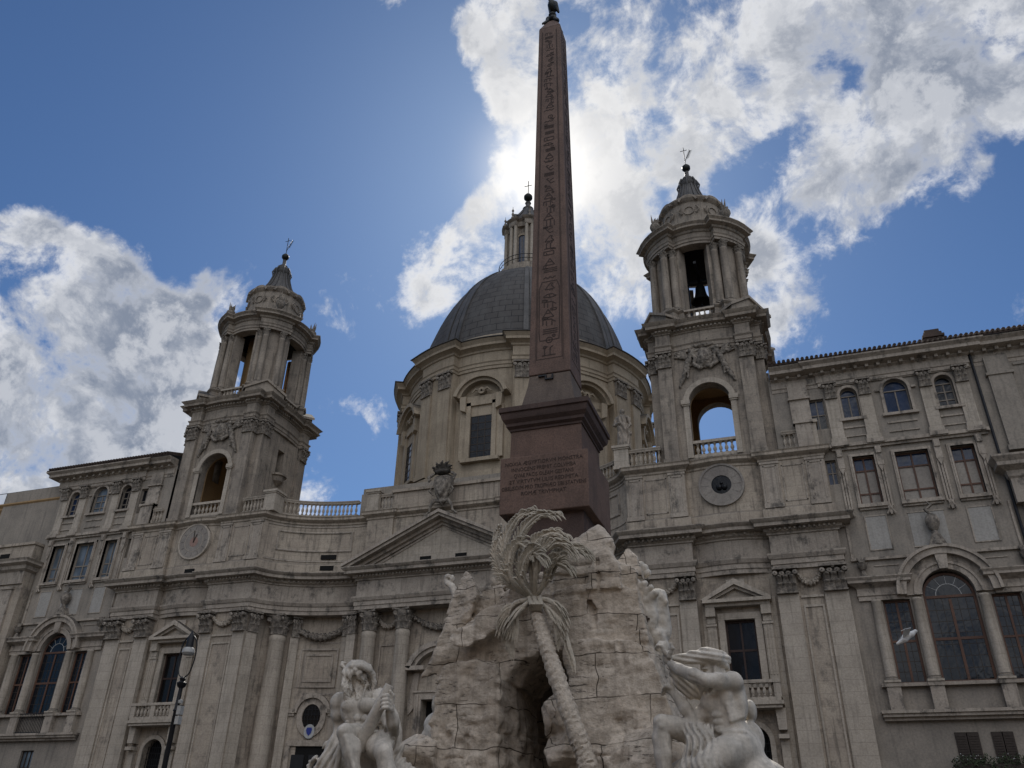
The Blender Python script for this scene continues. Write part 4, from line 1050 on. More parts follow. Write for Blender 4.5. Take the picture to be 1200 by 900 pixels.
# lantern
ln = MB(); ln.lathe([(3.1, 52.0), (3.1, 53.2), (2.6, 53.25), (2.6, 53.55), (1.75, 53.6), (1.75, 59.0)], DX, DY, 32)
lan = ln.build('lantern', towerst, church, 30)
me = column_mesh(.2, 5.25)
for k in range(8):
    for q_ in (-1, 1):
        a = rad(22.5 + 45 * k + q_ * 7); place('column', me, lan, (DX + 2.3 * cos(a), DY + 2.3 * sin(a), 53.55))
    a = rad(22.5 + 45 * k); T = local(DX, DY, a + pi / 2); b = MB(); b.box(-.35, .35, -2.15, -1.6, 53.5, 59.0, T); b.build('lantern_pier', towerst, lan, 0)
    a = rad(45 * k); T = local(DX, DY, a + pi / 2)
    b = MB(); b.prism(arch(-.42, .42, 53.9, 57.3, 10), -1.80, -1.7, T); wo = b.build('window', glassb, lan, 0)
    b = MB(); b.ring(0, 57.3, .42, .58, -1.9, -1.7, 0, pi, 12, T); [b.box(q_ * .42, q_ * .58, -1.9, -1.7, 53.9, 57.3, T) for q_ in (-1, 1)]; b.box(-.02, .02, -1.84, -1.78, 53.9, 57.6, T); b.build('window_surround', drumm, lan, 30)
b = MB(); b.sweep(dring(2.1, 2.5, rad(11), 3, 3), [(-.5, 58.8), (0, 58.8), (.05, 59.1), (.03, 59.15), (.03, 59.4), (.2, 59.5), (.32, 59.65), (-.5, 59.8)], closed=True); b.build('lantern_entablature', towerst, lan, 25)
b = MB(); b.lathe([(2.15, 59.7), (2.0, 60.1), (1.75, 60.2), (1.7, 60.7), (1.5, 60.85), (1.1, 61.5), (.75, 62.2), (.55, 62.7), (.6, 62.85), (.32, 63.0), (.25, 63.5), (.35, 63.7), (.12, 63.9)], DX, DY, 24)
for k in range(8):
    a = rad(22.5 + 45 * k); b.tube([(DX + r * cos(a), DY + r * sin(a), z) for r, z in ((2.3, 59.8), (2.15, 60.5), (1.6, 60.9), (1.2, 61.5), (.8, 62.2))], [.16, .2, .14, .12, .1], 6)
b.build('lantern_cap', lead, lan, 30)
for k in range(8):
    a = rad(22.5 + 45 * k); b = MB(); b.lathe([(.16, 59.75), (.2, 60.0), (.08, 60.2), (.16, 60.45), (.05, 60.75), (.14, 60.95), (.03, 61.2), (.02, 61.5)], DX + 2.45 * cos(a), DY + 2.45 * sin(a), 8); b.build('finial', carv, lan, 40)
b = MB(); ball(b, (DX, DY, 64.55), .5, 16); b.build('ball', bronze, lan, 60)
b = MB(); b.tube([(DX, DY, 65), (DX, DY, 67)], .05, 6); b.tube([(DX - .45, DY, 66.3), (DX + .45, DY, 66.3)], .045, 6); b.build('cross', iron, lan, 0)
b = MB()
for z in (53.8, 54.3): b.tube([(DX + 3.0 * cos(rad(i * 12)), DY + 3.0 * sin(rad(i * 12)), z) for i in range(30)], .035, 5, closed=True)
for i in range(30): a = rad(i * 12); b.tube([(DX + 3.0 * cos(a), DY + 3.0 * sin(a), 53.2), (DX + 3.0 * cos(a), DY + 3.0 * sin(a), 54.3)], .02, 4)
b.build('railing', iron, lan, 0)

# bell hanging in the right tower, statue on the balustrade pier
bx, by = TCX, TCY
bl = thing('bell', 'dark bronze bell hanging in the open top of the right bell tower', 'bell', (bx, by, 35.4))
b = MB(); b.lathe([(.02, 37.35), (.22, 37.3), (.34, 37.1), (.38, 36.7), (.45, 36.35), (.62, 36.0), (.72, 35.85), (.68, 35.85), (.55, 36.0), (.02, 36.9)], bx, by, 24); b.build('bell_body', bronze, bl, 40)
b = MB(); b.tube([(bx, by, 36.9), (bx, by, 35.75)], .03, 6); ball(b, (bx, by, 35.75), .1); b.build('clapper', iron, bl, 40)
b = MB(); b.box(bx - .09, bx + .09, by - 2.6, by + 2.6, 37.4, 37.6); b.box(bx - 2.6, bx + 2.6, by - .08, by + .08, 37.62, 37.8); b.box(bx - .8, bx + .8, by - .1, by + .1, 35.35, 35.45)
for q_ in (-1, 1): b.box(bx + q_ * .78, bx + q_ * .9, by - .1, by + .1, 33.3, 38.5)
b.build('bell_frame', iron, bl, 0)
def robed(name, label, cx, cy, z, h=3.0):
    s = h / 3.0; S = SDF((cx - .8 * s, cy - .7 * s, z - .02), (cx + .8 * s, cy + .7 * s, z + h + .15), .035)
    W = lambda x, y, zz: (cx + x * s, cy + y * s, z + zz * s)
    S.cone(W(-.12, 0, .15), W(-.1, -.02, 1.5), .27 * s, .24 * s, .1); S.cone(W(.15, -.05, .15), W(.1, -.02, 1.5), .26 * s, .22 * s, .1)
    S.cone(W(0, 0, 1.4), W(0, -.02, 2.2), .27 * s, .3 * s, .12); S.cone(W(-.3, 0, 2.25), W(.3, 0, 2.25), .15 * s, .15 * s, .1)
    S.cone(W(0, 0, 2.3), W(0, -.02, 2.55), .1 * s, .09 * s, .06); S.ell(W(0, -.03, 2.72), (.15 * s, .18 * s, .21 * s), .03); S.ell(W(0, .04, 2.78), (.18 * s, .19 * s, .19 * s), .03)
    S.chain([W(-.38, 0, 2.25), W(-.52, -.08, 1.75), W(-.15, -.38, 1.75)], [.12 * s, .1 * s, .07 * s], .05); S.chain([W(.38, 0, 2.25), W(.52, -.05, 1.7), W(.35, -.3, 1.3)], [.12 * s, .1 * s, .06 * s], .05)
    S.chain([W(-.4, .1, 2.2), W(.1, -.28, 1.6), W(.45, -.1, 1.0), W(.35, .05, .3)], [.1 * s, .12 * s, .12 * s, .08 * s], .1)
    S.disp(lambda x, y, zz: (zz < z + 2.35 * s) * (.035 * s * np.sin((x * 1.0 + y * .7 + .25 * np.sin(zz * 2)) * 26 / s)) + fbm(x, y, zz, 5) * .03)
    o = S.build(name, trim); tag(o, label, 'statue'); return o
robed('robed_statue', 'weathered robed stone saint standing on the balustrade pier between dome and right tower', 12.85, .45, 23.66, 2.9)
# ================================================================= PALACES EITHER SIDE
def window_unit(parent, sx, x0, x1, z0, z1, y, mats, cols=2, rows=2, arched=False, top=None, fr=.07, zs=None):
    "frame with one pane per light"
    fm, gm_, lowm = mats; b = MB(); P = lambda a: sx * a
    zt = zs if arched else z1
    b.box(P(x0), P(x0 + fr), y, y + .08, z0, zt); b.box(P(x1 - fr), P(x1), y, y + .08, z0, zt); b.box(P(x0 + fr), P(x1 - fr), y, y + .08, z0, z0 + fr)
    if arched:
        b.ring(P((x0 + x1) / 2), zs, (x1 - x0) / 2 - fr, (x1 - x0) / 2, y, y + .08, seg=16); b.box(P(x0 + fr), P(x1 - fr), y - .01, y + .08, zs - fr / 2, zs + fr / 2)
    else: b.box(P(x0 + fr), P(x1 - fr), y, y + .08, z1 - fr, z1)
    for i in range(1, cols): xx = x0 + (x1 - x0) * i / cols; b.box(P(xx - fr / 2), P(xx + fr / 2), y - .005, y + .08, z0 + fr, zt - fr)
    for i in range(1, rows): zz = z0 + (zt - z0) * (i / rows if top is None else [top][0] if i == rows - 1 else i / rows * top); b.box(P(x0 + fr), P(x1 - fr), y + .002, y + .08, zz - fr / 2, zz + fr / 2)
    w_ = b.build('window', fm, parent, 0)
    zc = z0 + (zt - z0) * (top if top else .5)
    q = MB(); q.box(P(x0 + .02), P(x1 - .02), y + .05, y + .06, zc, zt) if not arched else q.prism([(P(x), z) for x, z in arch(x0 + .02, x1 - .02, zc, zs, 12)], y + .05, y + .06)
    q.build('pane', gm_, w_, 0)
    MB().box(P(x0 + .02), P(x1 - .02), y + .051, y + .061, z0, zc).build('pane', lowm, w_, 0)
    return w_
def thin_bars(parent, sx, x0, x1, z0, z1, y, nx, nz):
    b = MB()
    for i in range(1, nx): xx = x0 + (x1 - x0) * i / nx; b.box(sx * (xx - .012), sx * (xx + .012), y, y + .02, z0, z1)
    for i in range(1, nz): zz = z0 + (z1 - z0) * i / nz; b.box(sx * x0, sx * x1, y + .001, y + .021, zz - .012, zz + .012)
    b.build('glazing_bar', shut, parent, 0)
CAPP = CAPF
def palace(sx):
    lab = ('pale stone palace right of the church with blue-glazed upper windows' if sx > 0 else
           'pale stone palace left of the church with curtained grey upper windows')
    B = thing('palace_building', lab, 'palace', (sx * 29, 3, 0)); P = lambda l: [(sx * x, z) for x, z in l]
    X1 = 33.25; y = .3
    tops = [(25.95, 26.9, 23.72, 25.27), (28.15, 29.8, 23.72, 25.17), (31.05, 32.0, 23.72, 25.27)]
    mids = [(25.93, 27.08, 18.4, 21.27), (28.15, 29.85, 18.4, 21.27), (30.98, 32.15, 18.4, 21.27)]
    tops[1] = (28.3, 29.65, 23.72, 25.25)
    ser = [(26.0, 27.3, 9.02, 13.15), (31.05, 32.35, 9.02, 13.15)]
    holes = [P(arch(a, b, c, d)) for a, b, c, d in tops] + [P(rect(*m)) for m in mids] + [P(rect(*s)) for s in ser] + [P(arch(27.95, 30.4, 9.02, 13.3, 20))]
    holes += [P(rect(24.15, 25.03, 23.27, 25.27)), P(rect(24.25, 25.05, 19.78, 21.27))]
    if sx > 0: holes += [P(rect(27.93, 28.95, 4.6, 6.76)), P(rect(29.48, 30.4, 4.6, 6.76))]
    else: holes += [P(rect(28.45, 29.55, 4.6, 6.72))]
    b = MB(); b.wall(P(rect(22.06, X1, 0, 26.9)), holes, y, y + .45)
    wl = b.build('wall', plas, B, 0)
    bk = MB(); bk.box(sx * 22.2, sx * (X1 - .05), y + .5, y + .6, 0, 26.8); bk.build('inner_wall', dark, wl, 0)
    # depth of the building and roof
    b = MB(); b.box(sx * 21.6, sx * 40, y + .61, 14, 0, 26.85); b.build('building_body', plas, B, 0)
    xe = 40.5 if sx > 0 else 34.3
    b = MB(); x0 = 22.2
    b.add([(sx * x0, -.75, 27.52), (sx * xe, -.75, 27.52), (sx * xe, 7, 30.2), (sx * x0, 7, 30.2), (sx * x0, -.75, 27.40), (sx * xe, -.75, 27.40), (sx * xe, 7, 29.9), (sx * x0, 7, 29.9)],
          [(0, 1, 2, 3), (4, 5, 6, 7), (0, 1, 5, 4), (1, 2, 6, 5), (2, 3, 7, 6), (3, 0, 4, 7)])
    n = int((xe - x0) / .27)
    for i in range(n):
        xx = sx * (x0 + .13 + i * .27); b.tube([(xx, -.86, 27.55), (xx, 6, 29.9)], .10, 6)
    b.build('roof', tile, B, 30)
    pe = [(x0, y), (24.9, y), (24.9, y - .12), (33.0, y - .12), (33.0, y), (40, y)] if sx > 0 else [(x0, y), (24.9, y), (24.9, y - .12), (33.35, y - .12), (33.35, 6)]
    MB().sweep(mir(pe, sx), [(-.1, 26.0), (.04, 26.0), (.04, 26.2), (.1, 26.25), (.1, 26.7), (.25, 26.8), (.25, 26.86), (.75, 26.95), (.75, 27.15), (.95, 27.32), (.95, 27.4), (-.1, 27.45)]).build('roof_cornice', trim, B, 25)
    co = bpy.data.objects[-1] if False else None
    b = MB()
    for x, yy, a in along(mir(pe, sx), .62): b.box(-.09, .09, -.45, -.1, 26.72, 26.9, local(x, yy, a))
    b.build('modillion_band', trim, B, 0)
    # upper pilasters and frames
    for xa, xb in ((25.1, 25.8), (26.98, 27.66), (30.25, 30.9), (32.12, 32.8), (23.1, 24.2)):
        p = MB(); plain = xa < 24; zt = 26.45 if plain else 25.1
        p.box(sx * xa, sx * xb, y - .16, y + .1, 22.3, zt); p.box(sx * (xa - .06), sx * (xb + .06), y - .22, y + .1, 22.2, 22.5)
        if plain:
            p.box(sx * (xa - .08), sx * (xb + .08), y - .3, y + .1, 25.3, 25.42) ; p.box(sx * (xa + .1), sx * (xb - .1), y - .45, y + .1, 22.1, 23.6); p.box(sx * xa, sx * xb, y - .55, y + .1, 23.6, 23.75)
        po = p.build('pilaster', trim if plain else travp, B, 0)
        if not plain: place('capital', CAPF, po, (sx * (xa + xb) / 2, y - .16, 25.1), 0, (.72, 1, .8))
    tr = MB()
    for k, (a, b_, c, d) in enumerate(tops):
        r = (b_ - a) / 2; tr.ring(sx * (a + b_) / 2, d, r, r + .16, y - .09, y + .1, seg=18)
        for q_ in ((a - .16, a), (b_, b_ + .16)): tr.box(sx * q_[0], sx * q_[1], y - .09, y + .1, c, d)
        tr.box(sx * (a - .28), sx * (b_ + .28), y - .2, y + .1, c - .16, c); tr.box(sx * (a - .1), sx * (b_ + .1), y - .07, y + .1, 22.55, 22.62); tr.box(sx * (a - .1), sx * (b_ + .1), y - .07, y + .1, 23.1, 23.2)
        for q_ in ((a - .42, a - .16), (b_ + .16, b_ + .42)): tr.box(sx * q_[0], sx * q_[1], y - .14, y + .1, d - .05, d + .08)
    tr.box(sx * 24.95, sx * 33.0, y - .1, y + .1, 25.94, 26.02)
    for xa in (25.1, 26.98, 30.25, 32.12): tr.box(sx * (xa - .12), sx * (xa + .8), y - .36, y + .1, 21.95, 22.2)
    tr.box(sx * 24.85, sx * 33.1, y - .28, y + .1, 21.9, 22.1); tr.box(sx * 24.95, sx * 33.0, y - .15, y + .1, 21.75, 21.9)
    for k, (a, b_, c, d) in enumerate(mids):
        for t_, yy in ((.17, y - .12), (.09, y - .16)):
            tr.box(sx * (a - t_), sx * a, yy, y + .1, c - t_ + .003, d + t_); tr.box(sx * b_, sx * (b_ + t_), yy, y + .1, c - t_ + .003, d + t_); tr.box(sx * (a - t_), sx * (b_ + t_), yy - .003, y + .1, d + .001, d + t_ + .002)
        tr.box(sx * (a - .2), sx * (b_ + .2), y - .24, y + .1, c - .2, c - .001); tr.box(sx * (a - .14), sx * (b_ + .14), y - .12, y + .1, c - .32, c - .2)
    for xa in (25.3, 27.35, 30.35, 32.45):
        for q_ in (-.14, .14, 0): tr.box(sx * (xa + q_ - .05), sx * (xa + q_ + .05), y - .10 - (.03 if q_ == 0 else 0), y + .1, 18.2, 21.5)
        tr.box(sx * (xa - .17), sx * (xa + .17), y - .22, y + .1, 20.6, 21.75); tr.box(sx * (xa - .14), sx * (xa + .14), y - .3, y + .1, 21.3, 21.72); tr.prism([(sx * (xa - .15), 20.6), (sx * (xa + .15), 20.6), (sx * xa, 20.2)], y - .2, y + .1)
        tr.prism([(sx * (xa - .15), 18.2), (sx * (xa + .15), 18.2), (sx * (xa + .05), 17.7), (sx * (xa - .05), 17.7)], y - .2, y + .1); tr.tube([(sx * (xa - .2), y - .12, 17.75), (sx * xa, y - .2, 18.1), (sx * (xa + .2), y - .12, 17.75)], .07, 6)
    tr.box(sx * 24.85, sx * 33.1, y - .16, y + .1, 15.28, 15.42)
    tr.box(sx * 24.9, sx * 25.02, y - .08, y + .1, 15.4, 17.9); tr.box(sx * 32.95, sx * 33.07, y - .08, y + .1, 15.4, 17.9)
    for (a, b_) in ((25.95, 27.05), (31.0, 32.15)):
        for z in (15.8, 17.7): tr.box(sx * a, sx * b_, y - .05, y + .05, z, z + .06)
        for x in (a, b_): tr.box(sx * (x - .03), sx * (x + .03), y - .051, y + .05, 15.8, 17.76)
        for z in (14.95,): tr.box(sx * a, sx * (b_ + .1), y - .05, y + .05, z, z + .05)
    for z in (15.8, 17.7): tr.box(sx * 28.1, sx * 29.9, y - .05, y + .05, z, z + .06)
    tr.build('window_trim', trim, B, 0)
    pp = MB()
    for (a, b_, z0, z1) in ((25.98, 27.02, 15.86, 17.7), (31.03, 32.12, 15.86, 17.7), (28.13, 29.87, 15.86, 17.7)): pp.box(sx * a, sx * b_, y - .02, y + .05, z0, z1)
    pp.build('pale_panel', plas2, B, 0)
    # serliana
    s_ = MB()
    pts = [(24.95, y - .1), (27.0, y - .1)]
    prof = [(-.1, 13.15), (.08, 13.15), (.08, 13.35), (.14, 13.4), (.1, 13.5), (.1, 13.78), (.22, 13.88), (.5, 14.0), (.5, 14.12), (.6, 14.25), (.6, 14.3), (-.1, 14.36)]
    s_.sweep(mir([(24.95, y + .1), (24.95, y - .05), (27.0, y - .05), (27.0, y + .1)], sx), prof); s_.sweep(mir([(31.35, y + .1), (31.35, y - .05), (33.2, y - .05), (33.2, y + .1)], sx), prof)
    cx = 29.17
    for r0, r1, yy in ((1.23, 1.5, -.18), (1.5, 1.62, -.24), (1.62, 1.98, -.14), (1.98, 2.3, -.45), (2.3, 2.45, -.58)): s_.ring(sx * cx, 13.3, r0, r1, y + yy, y + .1, rad(0), rad(180), 30)
    s_.prism([(sx * (cx - .2), 14.5), (sx * (cx + .2), 14.5), (sx * (cx + .3), 15.3), (sx * (cx - .3), 15.3)], y - .4, y + .05)
    s_.box(sx * 24.95, sx * 33.2, y - .5, y + .1, 7.45, 7.6); s_.box(sx * 24.9, sx * 33.25, y - .6, y + .1, 7.6, 7.74); s_.box(sx * 25.0, sx * 33.1, y - .3, y + .1, 7.3, 7.45)
    s_.box(sx * 25.15, sx * 33.1, y - .3, y + .1, 8.86, 9.02)
    for c in (25.68, 27.62, 30.7, 32.65): s_.box(sx * (c - .32), sx * (c + .32), y - .38, y + .1, 7.74, 8.84); s_.box(sx * (c - .38), sx * (c + .38), y - .44, y + .1, 8.84, 9.04)
    s_.build('arched_window_surround', trim, B, 25)
    me = TW.setdefault('scol', column_mesh(.27, 4.1))
    for c in (25.68, 27.62, 30.7, 32.65):
        o = place('column', me, B, (sx * c, y - .12, 9.04)); o.visible_camera = True
    # urn with spout over the arch and two little side urns
    u = MB(); u.lathe([(.3, 15.75), (.2, 16.1), (.12, 16.5), (.2, 16.6), (.33, 16.85), (.36, 17.1), (.25, 17.35), (.1, 17.45)], sx * cx, y - .35, 14); u.tube([(sx * cx, y - .35, 17.4), (sx * (cx - .2), y - .4, 17.7), (sx * (cx + .1), y - .4, 17.9), (sx * (cx - .1), y - .4, 18.15)], [.1, .12, .1, .05], 6)
    u.prism([(sx * (cx - .45), 15.7), (sx * (cx + .45), 15.7), (sx * (cx + .2), 16.3), (sx * (cx - .2), 16.3)], y - .5, y + .05)
    u.build('carved_urn', carv, B, 40)
    for c in (25.35, 33.0):
        u = MB(); u.lathe([(.22, 14.3), (.14, 14.5), (.08, 14.7), (.2, 14.8), (.24, 15.0), (.3, 15.1), (.05, 15.12)], sx * c, y - .25, 10)
        for q_ in (-.2, 0, .2): u.tube([(sx * c, y - .25, 15.05), (sx * (c + q_), y - .25, 15.4)], [.09, .05], 6)
        u.build('carved_urn', carv, B, 40)
    # windows
    wm = (wood if sx > 0 else woodg)
    for k, (a, b_, c, d) in enumerate(tops): window_unit(B, sx, a, b_, c, d, y + .22, (woodg, (glassb, glassb, glass)[k] if sx > 0 else (glass, glassc, glassb)[k], (glassb, glassb, glass)[k] if sx > 0 else (glass, glassc, glassb)[k]), 2, 3 if k == 2 or sx < 0 else 1, True, zs=d)
    for k, (a, b_, c, d) in enumerate(mids): window_unit(B, sx, a, b_, c, d, y + .2, (wm, glassb if sx > 0 else glassc, board if sx > 0 else glassc), 2, 3, False, top=.72 if sx > 0 else .4, fr=.09)
    window_unit(B, sx, 24.15, 25.03, 23.27, 25.27, y + .2, (woodg, glassb if sx > 0 else glass, glass), 2, 2); window_unit(B, sx, 24.25, 25.05, 19.78, 21.27, y + .2, (woodg, glassb, glassb), 3, 2)
    for a, b_, c, d in ser:
        w_ = window_unit(B, sx, a, b_, c, d, y + .2, (wood, glass, glass), 2, 2, fr=.11); thin_bars(w_, sx, a + .1, b_ - .1, c + .1, d - .1, y + .235, 4, 8)
    w_ = window_unit(B, sx, 27.95, 30.4, 9.02, 13.2, y + .2, (wood, glass, glass), 2, 2, True, zs=13.2, fr=.13); thin_bars(w_, sx, 28.08, 30.27, 9.15, 13.1, y + .235, 6, 7)
    b = MB(); b.ring(sx * 29.175, 13.25, .58, .61, y + .22, y + .25, 0, pi, 16)
    for i in range(1, 6): a = pi * i / 6; b.tube([(sx * 29.175 + .6 * cos(a), y + .235, 13.25 + .6 * sin(a)), (sx * 29.175 + 1.15 * cos(a), y + .235, 13.25 + 1.15 * sin(a))], .015, 4)
    b.build('glazing_bar', white, w_, 0)
    # low windows
    if sx > 0:
        for a, b_ in ((27.93, 28.95), (29.48, 30.4)):
            m_ = (a + b_) / 2
            for q0, q1 in ((a, m_ - .02), (m_ + .02, b_)):
                b = MB(); b.box(q0, q1, y - .05, y + .02, 4.6, 6.74)
                for z in np.arange(4.7, 6.65, .11): b.box(q0 + .05, q1 - .05, y - .075, y - .05, float(z), float(z) + .05)
                b.build('window_shutter', shut, B, 0)
    else:
        window_unit(B, sx, 28.45, 29.55, 4.6, 6.72, y + .15, (shut, glassc, glassc), 3, 2)
        bb = MB()
        for i in range(16): xx = -(28.1 + i * .14); bb.box(xx - .012, xx + .012, y - .33, y - .30, 7.75, 9.0)
        bb.box(-28.0, -30.35, y - .34, y - .29, 9.0, 9.05); bb.box(-28.0, -30.35, y - .34, y - .29, 7.8, 7.84); bb.build('balcony_railing', iron, B, 0)
    # drain pipe
    b = MB(); b.tube([(sx * 33.2, y - .8, 27.45), (sx * 33.22, y - .14, 27.0), (sx * 33.24, y - .14, 0)], .075, 8); b.build('drain_pipe', iron, B, 0) if sx > 0 else None
    # next bay of the front beyond the pipe
    p = MB()
    if sx > 0:
        p.wall(rect(33.27, 41, 0, 26.9), [arch(35.9, 37.1, 22.6, 25.2)], y - .02, y + .4); nx_ = 40.9
        p.box(33.8, 35.0, y - .25, y, 20.7, 26.4); p.box(33.7, 35.1, y - .33, y, 25.2, 25.35); p.box(33.7, 35.1, y - .33, y, 20.6, 20.9); p.ring(36.5, 25.2, .6, .8, y - .12, y); p.box(35.2, 41, y - .1, y, 25.75, 25.9)
        wb = p.build('wing_wall', plas, B, 25)
        MB().sweep([(33.3, y), (33.3, y - .5), (41, y - .5)], [(-.3, 17.6), (0, 17.6), (0, 18.9), (.1, 19.0), (.15, 19.3), (.55, 19.5), (.55, 19.7), (.75, 19.95), (.75, 20.05), (-.3, 20.4)]).build('wing_cornice', trim, B, 25)
        MB().box(33.6, 41, y - .45, y, 0, 17.6).build('wing_front', trav, B, 0)
        MB().box(35.8, 37.2, y + .35, y + .38, 22.5, 25.9).build('pane', glass, B, 0)
        ch = MB(); ch.box(31.35, 32.35, 1.0, 1.8, 27.5, 29.1); ch.box(31.25, 32.45, .9, 1.9, 28.75, 28.9); ch.box(31.45, 32.25, 1.1, 1.7, 29.1, 29.35); ch.build('chimney', tile, bpy.data.objects['roof'], 0)
    return B
palR = palace(1); palL = palace(-1)

# building further left: low projecting front with a parapet and a plain upper wall set back
L = thing('corner_building', 'plain grey plaster house at far left with a small oval window', 'house', (-39, 4, 0))
b = MB(); b.wall([(-60, 0), (-33.4, 0), (-33.4, 25.6), (-60, 25.6)], [[(-36.3 + .55 * cos(a), 23.7 + .55 * sin(a)) for a in np.linspace(0, 2 * pi, 20, endpoint=False)], rect(-37.2, -36.1, 21.6, 22.7)], 1.3, 1.7)
b.box(-60, -33.4, 1.75, 10, 0, 25.6); b.build('wall', plas, L, 0)
b = MB(); b.sweep([(-60, 1.3), (-33.3, 1.3)], [(0, 25.0), (.06, 25.0), (.06, 25.15), (.3, 25.4), (.3, 25.55), (.5, 25.75), (.5, 25.85), (-.5, 26.0)]); b.build('roof_cornice', ochre, L, 25)
b = MB(); b.ring(-36.3, 23.7, .5, .68, 1.18, 1.4, 0, 2 * pi, 20); b.box(-37.35, -37.2, 1.2, 1.4, 21.5, 22.8); b.box(-36.1, -35.95, 1.2, 1.4, 21.5, 22.8); b.box(-37.4, -35.9, 1.18, 1.4, 22.7, 22.85); b.build('window_surround', plas2, L, 0)
MB().box(-37.3, -35.6, 1.55, 1.6, 23.0, 24.4).build('pane', glass, L, 0); MB().box(-37.2, -36.1, 1.56, 1.6, 21.6, 22.7).build('pane', glassc, L, 0)
b = MB()
for x in np.arange(-58, -33.4, 2.2): b.tube([(float(x), 1.2, 25.9), (float(x), 1.2, 27.0)], .03, 5)
b.tube([(-60, 1.2, 27.0), (-33.5, 1.2, 27.0)], .03, 5); b.build('roof_railing', iron, L, 0)
b = MB(); b.box(-60, -33.45, -.4, 1.2, 0, 19.0); b.box(-60, -33.5, -.35, 1.2, 20.0, 21.4); b.box(-60, -33.4, -.5, 1.2, 21.4, 21.6)
b.box(-60, -35.2, -.1, .5, 21.6, 21.65); lf = b.build('lower_front', trav, L, 0)
b = MB(); b.box(-35.2, -34.2, -.55, 0, 0, 17.9); b.box(-35.3, -34.1, -.65, 0, 17.9, 18.1); b.box(-35.35, -34.05, -.7, 0, 12.3, 12.5); b.build('pilaster', trim, lf, 0)
b = MB(); b.sweep([(-60, -.45), (-33.6, -.45), (-33.6, .8)], [(-.3, 18.3), (.1, 18.3), (.1, 18.6), (.2, 19.2), (.45, 19.35), (.5, 19.6), (.8, 19.75), (.8, 19.9), (.9, 20.05), (-.3, 20.15)]); b.build('cornice', trim, lf, 25)
b = MB(); b.ring(-38.0, 16.9, .75, 1.1, -.55, 0, 0, 2 * pi, 26); b.build('round_window_surround', trim, lf, 0)
MB().lathe([(.001, -.42), (.75, -.42)], seg=24, T=lambda x, y, z: (-38 + x, z, 16.9 + y)).build('pane', glass, lf, 0)
b = MB(); b.box(-36.8, -35.8, -.37, -.2, 20.5, 20.85); b.build('vent_opening', dark, lf, 0)

# flower boxes under the shuttered windows
for i, (x0, x1) in enumerate(((27.6, 29.1), (29.25, 30.9))):
    fb = thing('flower_box', ('flower box full of dark foliage under the left pair of brown shutters', 'flower box full of dark foliage under the right pair of brown shutters')[i], 'flower box', ((x0 + x1) / 2, 0, 5.2), 'flower boxes under the shutters')
    b = MB(); b.box(x0, x1, -.25, .1, 5.1, 5.35); b.build('trough', shut, fb, 0)
    b = MB()
    for k in range(420):
        c = Vector((random.uniform(x0 - .05, x1 + .05), random.uniform(-.4, .1), random.uniform(5.2, 5.75) - abs(random.gauss(0, .12)))); d = Vector((random.gauss(0, 1), random.gauss(0, 1), random.gauss(0, 1))).normalized(); e = d.orthogonal().normalized(); s_ = random.uniform(.04, .1)
        b.add([c, c + d * s_ + e * s_ * .5, c + d * 2 * s_, c + d * s_ - e * s_ * .5], [(0, 1, 2, 3)])
    b.build('foliage', leafm, fb, 0)
    b = MB()
    for k in range(12): ball(b, (random.uniform(x0, x1), random.uniform(-.42, -.2), random.uniform(5.5, 5.78)), .025, 5)
    b.build('blossom', white, fb, 0)
# ================================================================= OBELISK
OX, OY = 16.1, -26.1
ob = thing('obelisk', 'tall red granite obelisk covered in carved signs on an inscribed pedestal', 'obelisk', (OX, OY, 7.4))
def frustum(mb, h0, z0, h1, z1):
    mb.add([(OX + sx * h, OY + sy * h, z) for h, z in ((h0, z0), (h1, z1)) for sx, sy in ((-1, -1), (1, -1), (1, 1), (-1, 1))],
           [(3, 2, 1, 0), (4, 5, 6, 7)] + [(i, (i + 1) % 4, 4 + (i + 1) % 4, 4 + i) for i in range(4)]); return mb
SZ0, SZ1, SH0, SH1 = 13.42, 28.85, .625, .42
b = MB(); frustum(b, SH0, SZ0, SH1, SZ1); frustum(b, SH1, SZ1 + .001, .16, 29.55)
shaft = b.build('shaft', granite, ob, 0)
bv = shaft.modifiers.new('edge', 'BEVEL'); bv.width = .03; bv.segments = 2
